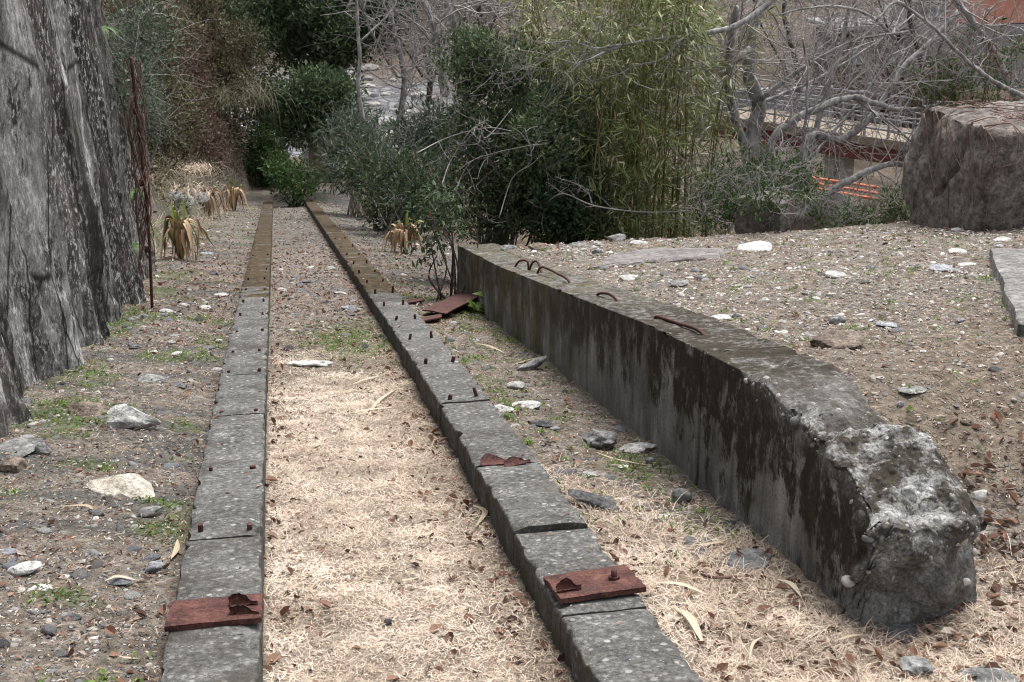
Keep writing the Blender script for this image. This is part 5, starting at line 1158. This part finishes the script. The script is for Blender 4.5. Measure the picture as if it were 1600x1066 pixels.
# ---- withered strap-leaved plants
def lily(px, py, hpx, label, n=22, seed=0, green=3):
    b = on_ground(px, py); s = scale(b); H = hpx/s; root = empty('withered_plant', b); tag(root, label, 'plant', 'withered strap-leaved plants'); r_ = np.random.default_rng(seed)
    for k in range(n):
        az = r_.uniform(0, 6.28); g = k < green; top = H*r_.uniform(.65, 1.)*(1.1 if g else 1); rad = H*r_.uniform(.15, .62); o2 = np.array([math.cos(az), math.sin(az), 0])
        if g: pts = [b+o2*.02, b+o2*rad*.3+np.array([0, 0, top*.6]), b+o2*rad*.6+np.array([0, 0, top*1.05]), b+o2*rad*1.0+np.array([0, 0, top*1.0])]
        else: pts = [b+o2*.02, b+o2*rad*.35+np.array([0, 0, top*.8]), b+o2*rad*.7+np.array([0, 0, top*.85]), b+o2*rad*1.0+np.array([0, 0, top*.45]), b+o2*rad*r_.uniform(1., 1.35)+np.array([0, 0, .02])]
        P = curve(pts, 12); P = P+.05*H*np.stack([perlin(np.arange(12)*.35, seed+k*1.9, j*5.) for j in range(3)], 1); P[:, 2] = np.maximum(P[:, 2], b[2]+.01)
        T = nrm(np.gradient(P, axis=0)); sd_ = nrm(np.cross(T, o2*.3+np.array([r_.normal()*.3, r_.normal()*.3, 1.]))); w = H*.042*r_.uniform(.6, 1.3)*np.array([.5, .8, 1, 1, 1, .95, .9, .85, .7, .55, .35, .08])[:, None]
        mid = P-np.cross(sd_, T)*w*.35
        V = np.concatenate([P-sd_*w, mid, P+sd_*w]); i = np.arange(11); F = np.concatenate([np.stack([i, i+1, i+13, i+12], -1), np.stack([i+12, i+13, i+25, i+24], -1)])
        mk('leaf', V, F, MAT['lily'], root, attrs={'rnd': np.full(len(V), r_.uniform(.95, 1)) if g else np.clip(r_.uniform(.1, .85)+.22*perlin(np.tile(np.arange(12)*.5, 3), k*3.3), 0, .92)})
lily(284, 405, 78, 'large withered strap-leaved plant with a green tuft beside the rock corner', 40, 1, 7)
lily(325, 342, 56, 'withered strap-leaved plant, left of the pair near the far end of the left path', 34, 2, 3)
lily(366, 330, 46, 'withered strap-leaved plant, right of the pair near the far end of the left path', 28, 3, 3)
lily(633, 396, 56, 'withered strap-leaved plant right of the beams, behind the sapling', 40, 4, 5)
lily(572, 342, 36, 'distant small withered plant beside the lower path right of the beams', 20, 5, 2)
# ferns and ivy on the rock face
for k, (px, py, n, lab) in enumerate([(160, 45, 14, 'yellowish fern tuft growing from a crack high on the rock face'), (208, 300, 22, 'dark fern clump in a cleft of the rock face behind the post'), (205, 385, 20, 'mossy fern tuft low on the rock face beside the post')]):
    P = at_x(px, py, -1.33); root = empty('rock_fern', P); tag(root, lab, 'fern', 'ferns on the rock face'); m = MB()
    for j in range(n):
        az = vr.uniform(-1.9, 1.9); q = [P]; d = np.array([math.cos(az), math.sin(az)*.8, .6])
        for i in range(6): d = nrm(d+np.array([0, 0, -.28])); q.append(q[-1]+d*.035)
        q = np.array(q); sd_ = nrm(np.cross(q[-1]-q[0], [0, 0, 1.]))*.014*np.array([.4, 1, 1, .9, .7, .4, .1])[:, None]; i = np.arange(6)
        m.add(np.concatenate([q-sd_, q+sd_]), np.stack([i, i+1, i+8, i+7], -1), vr.uniform(.0, .75))
    m.build('frond', MAT['leaf_mid'], root, smooth=False)

# ================================================================ ground cover (uncountable) and loose pebbles
gr = np.random.default_rng(99)
def region(n, x0, x1, y0, y1, dens):
    x = gr.uniform(x0, x1, n); y = gr.uniform(y0**.5, y1**.5, n)**2; k = gr.uniform(size=n) < dens(x, y); return x[k], y[k]
def onbeam(x, y): xs = x-railx(y); return (np.abs(xs-LX) < .165) | (np.abs(xs-RX) < .165)
def inwall(x, y): return (x > 1.86) & (x < 2.31) & (y > 3.62) & (y < 13.1)
def gz(x, y): return landn(x, y)+.01*fbm(x*4, y*4, 5., 3)
def thd(x, y):
    xs = x-railx(y); n1 = fbm(x*1.3, y*1.3, 1., 3); mid = ((xs > -.12) & (xs < .88))*sst(10.2, 7.4, y+1.3*n1)*(1-.45*sst(.55, .85, xs))
    cor = ((xs > 1.14) & (x < 1.92))*sst(5.6, 4.5, y+.6*n1); nr = ((xs > 1.14) & (x < 3.2))*sst(3.9, 3.3, y+.3*n1-.1*(x-2))
    edge = ((xs > .7) & (xs < .9))*.15*(y < 12)
    return np.clip(np.maximum(np.maximum(mid, cor), nr)*(.25+.75*sst(-.35, .25, fbm(x*5, y*5, 2., 3)))+edge, 0, 1)*(~onbeam(x, y))*(~inwall(x, y))
x, y = region(460000, -.2, 3.2, 2.6, 11, thd); n = len(x); az = gr.uniform(0, 6.28, n); el_ = np.clip(gr.normal(.08, .20, n), -.05, .9)
yd = np.stack([np.cos(az)*np.cos(el_), np.sin(az)*np.cos(el_), np.sin(el_)], 1); L = gr.gamma(4, .0068, n).clip(.010, .075)*(1+.6*(x > 1.2)); pos = np.stack([x, y, gz(x, y)+.002+gr.uniform(0, .008, n)], 1)
tone = np.clip(.92*gr.beta(2.0, 1.6, n)+.32*fbm(x*2.2, y*2.2, 4., 4)-.3*sst(.5, .9, x-railx(y))*(x < 1)-.15*(x > 1.15), 0, 1)
V, F, A = scatter(*BLADE, pos, yd, nrm(gr.normal(size=(n, 3))*.3+np.array([0, 0, 1])), L, gr.uniform(.0012, .0028, n), tone)
o = mk('dry_grass', V, F, MAT['straw'], None, smooth=False, attrs={'rnd': A}); tag(o, kind='stuff')
print('blades', n)
# straw and twig crumbs over the bare ground
def dbd(x, y): xs = x-railx(y); return (.5+.5*sst(-.3, .3, fbm(x*2, y*2, 12., 3)))*np.where(onbeam(x, y), .01, 1)*(~inwall(x, y))
x, y = region(90000, -1.7, 8, 2.7, 14, dbd); n = len(x); az = gr.uniform(0, 6.28, n); el_ = gr.normal(.03, .15, n); yd = np.stack([np.cos(az)*np.cos(el_), np.sin(az)*np.cos(el_), np.sin(el_)], 1)
zz = np.where(onbeam(x, y), prof(y)+.004, gz(x, y)+.004); L = gr.gamma(3, .009, n).clip(.008, .07)
V, F, A = scatter(*LEAF, np.stack([x, y, zz], 1), yd, np.tile([0, 0, 1.], (n, 1)), L, gr.uniform(.002, .0055, n), np.clip(gr.beta(1.3, 1.8, n), 0, 1)); o = mk('straw_crumbs', V, F, MAT['straw'], None, smooth=False, attrs={'rnd': A}); tag(o, kind='stuff')
x, y = region(70000, -1.7, 8, 2.7, 22, lambda x, y: dbd(x, y)*np.where((x > 2.2) & (y > 4.2), .35, 1.)); n = len(x); az = gr.uniform(0, 6.28, n); yd = np.stack([np.cos(az), np.sin(az), gr.normal(.1, .25, n)], 1); L = gr.gamma(3, .0055, n).clip(.006, .035)*np.where(y > 10, 1.5, 1)
V, F, A = scatter(*LEAF, np.stack([x, y, np.where(onbeam(x, y), prof(y)+.004, gz(x, y)+.004)], 1), yd, nrm(gr.normal(size=(n, 3))*.4+np.array([0, 0, 1])), L, L*gr.uniform(.3, .8, n), gr.beta(1.6, 1.8, n)); o = mk('leaf_crumbs', V, F, MAT['litter'], None, smooth=False, attrs={'rnd': A}); tag(o, kind='stuff')
# green weeds: little rosettes
def wdn(x, y):
    xs = x-railx(y); n1 = fbm(x*1.3, y*1.3, 1., 3); n2 = fbm(x*4, y*4, 5., 2); left = (xs < -.46) & (x > -1.75); cor = (xs > 1.16) & (x < 1.9) & (y > 4.2)
    mid = np.exp(-((y-10.4)/1.0)**2-((xs-.55)/.33)**2)*(xs > -.1)*(xs < .87); pl_ = (x > 2.3)*(y > 3)*(y < 12)*.16; foot = ((x < -1.15-.1*n1) & (y > 7) & (y < 15))*.4
    return np.clip(left*sst(.12, .5, n1+.35*n2)*.6+cor*(.12+.6*sst(.0, .4, n1+.5*n2))+mid*1.5+pl_*sst(.0, .5, n2+.3)+foot*left, 0, 1)*(~onbeam(x, y))*(~inwall(x, y))
x, y = region(15000, -1.8, 6, 3, 13, wdn); n = len(x); k = 7; c = np.repeat(np.stack([x, y, gz(x, y)+.003], 1), k, 0)+gr.normal(size=(n*k, 3))*np.array([.018, .018, .004]); az = gr.uniform(0, 6.28, n*k); el_ = gr.uniform(.15, 1., n*k)
yd = np.stack([np.cos(az)*np.cos(el_), np.sin(az)*np.cos(el_), np.sin(el_)], 1); L = gr.uniform(.012, .036, n*k)
V, F, A = scatter(*LEAF, c, yd, np.tile([0, 0, 1.], (n*k, 1)), L, L*gr.uniform(.25, .55, n*k), np.clip(gr.beta(2, 2, n*k)+np.repeat(gr.uniform(-.25, .25, n), k), 0, 1)); o = mk('weeds', V, F, MAT['weed'], None, smooth=False, attrs={'rnd': A}); tag(o, kind='stuff')
# dead leaves
def lfd(x, y):
    xs = x-railx(y); n2 = fbm(x*2.2, y*2.2, 15., 3); base_ = .16+.4*sst(.0, .4, n2)
    e = np.exp(-np.abs(np.abs(xs-LX)-.2)/.07)*.5+np.exp(-np.abs(np.abs(xs-RX)-.2)/.07)*.55; far_ = (xs > -1.6)*(xs < 2.5)*sst(9, 13, y)*.5
    nr = (xs > 1.2)*(y < 4.4)*.75; pl_ = (x > 4)*(y > 8)*.25
    return np.clip((base_*np.where((x > 2.2) & (y > 4.2), .45, 1.))+e+far_+nr+pl_*.6, 0, 1)*(~inwall(x, y))*np.where(onbeam(x, y), .015, 1)
x, y = region(34000, -1.9, 7, 2.7, 42, lfd); n = len(x); az = gr.uniform(0, 6.28, n); el_ = gr.normal(.12, .3, n); yd = np.stack([np.cos(az)*np.cos(el_), np.sin(az)*np.cos(el_), np.sin(el_)], 1)
L = gr.gamma(3, .010, n).clip(.010, .06)*np.where(y > 12, 1.4, 1.)*np.where(y > 4.4, .7, .95); zz = gz(x, y)+.006; zz = np.where(onbeam(x, y), prof(y)+.012, zz)
V, F, A = scatter(*CURL, np.stack([x, y, zz], 1), yd, nrm(gr.normal(size=(n, 3))*.35+np.array([0, 0, 1])), L, L*gr.uniform(.4, .75, n), gr.beta(1.6, 1.6, n)); o = mk('dead_leaves', V, F, MAT['litter'], None, smooth=False, attrs={'rnd': A}); tag(o, kind='stuff')
x1, y1 = region(5200, 1.15, 3.4, 2.6, 4.7, lambda x, y: (.35+.65*sst(1.8, 2.3, x)*sst(4.4, 3.6, y))*(.35+.65*sst(-.2, .3, fbm(x*3, y*3, 19., 3)))*(~inwall(x, y))*(~onbeam(x, y)))
x2, y2 = region(5000, -.1, .85, 2.6, 10, lambda x, y: np.clip(np.exp(-(.86-(x-railx(y)))/.10)+.8*np.exp(-((x-railx(y))+.11)/.06), 0, 1)*(x-railx(y) > -.1)*(x-railx(y) < .85))
x = np.concatenate([x1, x2]); y = np.concatenate([y1, y2]); n = len(x); az = gr.uniform(0, 6.28, n); el_ = gr.normal(.1, .3, n); yd = np.stack([np.cos(az)*np.cos(el_), np.sin(az)*np.cos(el_), np.sin(el_)], 1); L = gr.gamma(2.4, .011, n).clip(.010, .07)
V, F, A = scatter(*CURL, np.stack([x, y, gz(x, y)+.008], 1), yd, nrm(gr.normal(size=(n, 3))*.4+np.array([0, 0, 1])), L, L*gr.uniform(.35, .7, n), gr.beta(1.5, 1.8, n)); o = mk('near_dead_leaves', V, F, MAT['litter'], None, smooth=False, attrs={'rnd': A}); tag(o, kind='stuff')
# dry growth on the left bank
x = gr.uniform(-4.5, .5, 40000); y = gr.uniform(17, 50, 40000); u_ = bank_foot(y)-x; k_ = (u_ > -.15) & (u_ < 2.6) & (gr.uniform(size=40000) < .35+.65*sst(-.2, .3, fbm(x, y, 6., 3))); x, y = x[k_], y[k_]; n = len(x)
az = gr.uniform(0, 6.28, n); el_ = gr.uniform(.1, 1.3, n); yd = np.stack([np.cos(az)*np.cos(el_), np.sin(az)*np.cos(el_), np.sin(el_)], 1); L = gr.uniform(.1, .38, n)
V, F, A = scatter(*BLADE, np.stack([x, y, landn(x, y)-.02], 1), yd, nrm(gr.normal(size=(n, 3))), L, gr.uniform(.006, .012, n), np.clip(gr.beta(1.4, 2.8, n), 0, 1)); o = mk('bank_dry_grass', V, F, MAT['straw'], None, smooth=False, attrs={'rnd': A}); tag(o, kind='stuff')
cb = np.stack([gr.uniform(-4, .3, 1500), gr.uniform(18, 50, 1500), np.zeros(1500)], 1); cb = cb[(bank_foot(cb[:, 1])-cb[:, 0] > 0.1) & (bank_foot(cb[:, 1])-cb[:, 0] < 3)]; cb[:, 2] = land(cb[:, 0], cb[:, 1])+gr.uniform(.05, .4, len(cb))
V, F, A = leaves(cb, 22, .22, .085, .42, LEAF, .2, 0, (.0, 1.)); o = mk('bank_undergrowth', V, F, MAT['leaf_olive'], None, smooth=False, attrs={'rnd': A}); tag(o, kind='stuff')
# small gravel
def gvd(x, y):
    xs = x-railx(y); n2 = fbm(x*1.6, y*1.6, 25., 3); left = (xs < -.43)*(.5+.4*n2); pl_ = (x > 2.3)*sst(3.6, 5., y)*(.9-.55*sst(6.8, 5.0, y-.35*(x-3)))*(y < 13); cor = ((xs > 1.18) & (x < 1.9))*.22*sst(4, 6, y); far_ = ((xs > -.1) & (xs < .86))*sst(9.5, 13, y)*.8; low = (x > 1.2)*(y > 13)*.35; nr = (x > 1.9)*(y <= 4)*.1
    return np.clip(left+pl_+cor+far_+low+nr, 0, 1)*(~onbeam(x, y))*(~inwall(x, y))
def pebbles(x, y, s, sub):
    n = len(x); T, TF = rockmesh(17+sub, sub, 5, .2, .72) if sub else (np.array([(1, .2, 0), (-.9, -.1, .1), (.1, 1, .1), (-.2, -1, 0), (.1, .1, .9), (0, 0, -.8)], float), np.array([(0, 2, 4), (2, 1, 4), (1, 3, 4), (3, 0, 4), (2, 0, 5), (1, 2, 5), (3, 1, 5), (0, 3, 5)])); az = gr.uniform(0, 6.28, n)
    yd = np.stack([np.cos(az), np.sin(az), gr.normal(0, .12, n)], 1); return scatter(T, TF, np.stack([x, y, gz(x, y)+s*.02], 1), yd, nrm(gr.normal(size=(n, 3))*.2+np.array([0, 0, 1])), s, s*gr.uniform(.55, .95, n), np.clip(gr.beta(1.8, 2.4, n)+.2*(x > 2.2)*(y > 4.5), 0, 1), s*gr.uniform(.3, .65, n))
x, y = region(70000, -1.7, 8.5, 2.7, 13.5, gvd); s = gr.gamma(2.2, .0042, len(x)).clip(.003, .022)
V, F, A = pebbles(x, y, s, 0); o = mk('gravel', V, F, MAT['pebble'], None, smooth=False, attrs={'rnd': A}); tag(o, kind='stuff'); print('gravel', len(x))
x, y = region(3400, -1.7, 8.5, 2.7, 13.5, gvd); s = gr.gamma(3, .0055, len(x)).clip(.009, .034); V, F, A = pebbles(x, y, s, 1); o = mk('coarse_gravel', V, F, MAT['pebble'], None, sharp=50, attrs={'rnd': A}); tag(o, kind='stuff')
x, y = region(3400, -2, 3.5, 11, 42, gvd); s = gr.gamma(2.5, .012, len(x)).clip(.012, .06); V, F, A = pebbles(x, y, s, 0); o = mk('path_gravel', V, F, MAT['pebble'], None, attrs={'rnd': A}); tag(o, kind='stuff')
# the larger loose pebbles, one by one
tmpl_peb = []
for k in range(8):
    V, F = rockmesh(500+k, 2, 4 if k % 2 else 8, .12); me = bpy.data.meshes.new('pebble'); me.from_pydata([tuple(v) for v in V], [], [list(map(int, f)) for f in F]); me.polygons.foreach_set('use_smooth', np.ones(len(F), bool)); me.set_sharp_from_angle(angle=R(50))
    me.materials.append(MAT[['stone_grey', 'stone_pale', 'stone_blue', 'stone_grey', 'stone_dark', 'stone_pale', 'stone_brown', 'stone_blue'][k]]); tmpl_peb.append(me)
MARKS = [('the brown angular terrace rock', 1322, 545), ('the large flat white terrace slab', 1152, 530), ('the concrete slab at the right edge', 1560, 460), ('the mauve slab', 1030, 405), ('the broad white rim stone', 1184, 392), ('the foot of the vine-covered block', 1500, 375), ('the lilac grey stone', 1484, 424), ('the pale oval terrace stone', 1310, 434), ('the far corner of the wall', 750, 390), ('the hook nearest the camera', 1070, 500), ('the flat stone sunk in brown soil', 1430, 618), ('the low tan terrace rock', 1480, 530), ('the rubble at the terrace rim', 930, 395),
         ('the jagged light grey rock', 210, 668), ('the large sandy slab', 198, 778), ('the white tile-like stone', 34, 900), ('the torn plate on the left beam', 255, 970), ('the rusty post', 240, 485), ('the large withered plant', 290, 410), ('the dark oval pebble', 76, 994), ('the low reddish brown rock', 140, 650), ('the row of white pebbles', 270, 550), ('the thin blue grey flake', 186, 915),
         ('the chalky lump', 808, 609), ('the dark flat-topped block', 850, 668), ('the egg-shaped cobble', 1067, 788), ('the broad white flat stone', 1000, 708), ('the long dark slab', 930, 795), ('the loose steel plate', 700, 500), ('the wasted plate', 765, 712), ('the bluish slate between the beams', 545, 484), ('the pale flat stone between the beams', 482, 574), ('the grass patch between the beams', 560, 520)]
MP = np.array([on_ground(a, b) for _, a, b in MARKS]); USED = {}
COLW = ['grey', 'white', 'blue grey', 'rough grey', 'dark', 'pale', 'brown', 'bluish']; SHP = ['rounded', 'angular']
for zone, grp, cnt, box_ in [('on the terrace', 'loose stones on the terrace', 120, (2.4, 7.5, 4.6, 12.4)), ('on the left path', 'loose stones on the left path', 80, (-1.5, -.45, 3.2, 14)), ('below the wall', 'loose stones below the wall', 40, (1.2, 1.85, 4.4, 11.5)), ('between the beams', 'loose stones between the beams', 40, (0., .8, 9.5, 18))]:
    for k in range(cnt):
        x = gr.uniform(box_[0], box_[1]); y = gr.uniform(box_[2]**.5, box_[3]**.5)**2; x = x+float(railx(y))*(x < 1.1)
        ti = int(gr.integers(8)); o = bpy.data.objects.new('pebble', tmpl_peb[ti]); COL.objects.link(o); s = gr.uniform(.018, .044)*(.8+.05*y); a, b, c = s, s*gr.uniform(.6, .9), s*gr.uniform(.28, .55)
        o.scale = (a, b, c); o.rotation_euler = (gr.normal()*.12, gr.normal()*.12, gr.uniform(0, 6.28)); o.location = (x, y, float(gz(x, y))+c*.08)
        sz = 'small' if s < .05 else 'large' if s > .075 else 'middling'; lab = None
        for mi in np.argsort(np.hypot(MP[:, 0]-x, MP[:, 1]-y)):
            dx, dy = x-MP[mi, 0], y-MP[mi, 1]; d_ = math.hypot(dx, dy)
            rel = ('right of' if dx > 0 else 'left of') if abs(dx) > abs(dy) else ('behind' if dy > 0 else 'in front of')
            cand = f"{sz} {COLW[ti]} {SHP[1-ti % 2]} stone {'close ' if d_ < .35 else 'well ' if d_ > 1.1 else ''}{rel} {MARKS[mi][0]}"
            if cand not in USED: lab = cand; break
        USED[lab] = 1; tag(o, lab, 'stone', grp)
# fallen bamboo leaves and sticks, one by one
def strip(P, w, mat, name, tone, bend=.3):
    P = np.asarray(P); n = len(P); T = nrm(np.gradient(P, axis=0)); sd_ = nrm(np.cross(T, [0, 0, 1.]))*(w*np.sin(np.linspace(.15, np.pi-.12, n)))[:, None]; md = P-np.array([0, 0, 1])*w*bend
    V = np.concatenate([P-sd_, md, P+sd_]); i = np.arange(n-1); F = np.concatenate([np.stack([i, i+1, i+n+1, i+n], -1), np.stack([i+n, i+n+1, i+2*n+1, i+2*n], -1)]); return mk(name, V, F, MAT[mat], None, attrs={'rnd': np.full(len(V), tone)}, origin=P.mean(0))
for k, (a, b, w, lab) in enumerate([((738, 795), (744, 828), 9, 'curved white dead leaf standing against the right beam'), ((630, 912), (658, 908), 5, 'pale dead bamboo leaf at the centre of the dry grass'), ((592, 899), (615, 890), 4, 'thin pale dead leaf near the centre of the dry grass'), ((494, 940), (498, 915), 4, 'small pale dead leaf standing near the left plate'), ((416, 940), (430, 912), 3, 'thin pale leaf right of the torn plate on the left beam'), ((484, 902), (497, 897), 4, 'short pale dead leaf on dry grass below the left bolts'),
    ((1020, 918), (1110, 938), 8, 'long tan dead bamboo leaf right of the bolted plate'), ((1050, 955), (1100, 1016), 14, 'broad tan bamboo sheath lying right of the right beam'), ((1075, 860), (1135, 850), 7, 'tan bamboo leaf lying below the wall middle'), ((1212, 912), (1252, 940), 10, 'tan bamboo sheath near the foot of the wall'), ((268, 880), (278, 848), 9, 'pale dead leaf lying against the left beam'), ((165, 915), (218, 914), 7, 'pale bamboo leaf on the gravel left of the left beam'), ((98, 797), (148, 803), 7, 'pale bamboo leaf on the soil below the sandy slab'), ((185, 1033), (220, 1036), 5, 'pale bamboo leaf in the gravel near the lower left beam'),
    ((575, 655), (622, 610), 6, 'pale leaf leaning towards the right beam between the beams'), ((545, 650), (620, 640), 5, 'pale straw beside the right beam below the wasted plate'), ((550, 605), (600, 590), 5, 'pale bamboo leaf in the leaf litter between the beams'), ((520, 620), (560, 612), 6, 'tan leaf flat on the litter between the beams'), ((740, 540), (790, 556), 5, 'white stick-like leaf in the weeds near the loose plate'), ((800, 575), (850, 560), 4, 'curved pale straw at the wall foot'), ((930, 712), (1010, 732), 3, 'long brown stick beside the broad white stone'), ((1095, 905), (1150, 908), 4, 'dark stick lying on the dry grass near the wall'), ((1170, 1040), (1195, 1000), 5, 'pale leaf near the bottom edge right of the beam'), ((1355, 1000), (1300, 1010), 5, 'pale leaf in front of the pinkish upright stone')]):
    A_ = on_ground(*a); B_ = on_ground(*b); s = scale((A_+B_)/2); P = curve([A_+np.array([0, 0, .02]), (A_+B_)/2+np.array([vr.normal()*.02, vr.normal()*.02, .028]), B_+np.array([0, 0, .018])], 9)
    if 'stick' in lab and 'white' not in lab:
        V, F = tube(P, .006, 5); o = mk('fallen_stick', V, F, MAT['twig_brown'], None, origin=P.mean(0)); tag(o, lab, 'stick')
    else: o = strip(P, w/s/2, 'bamboo_dead', 'fallen_leaf', vr.uniform(0, .45)); tag(o, lab, 'leaf')
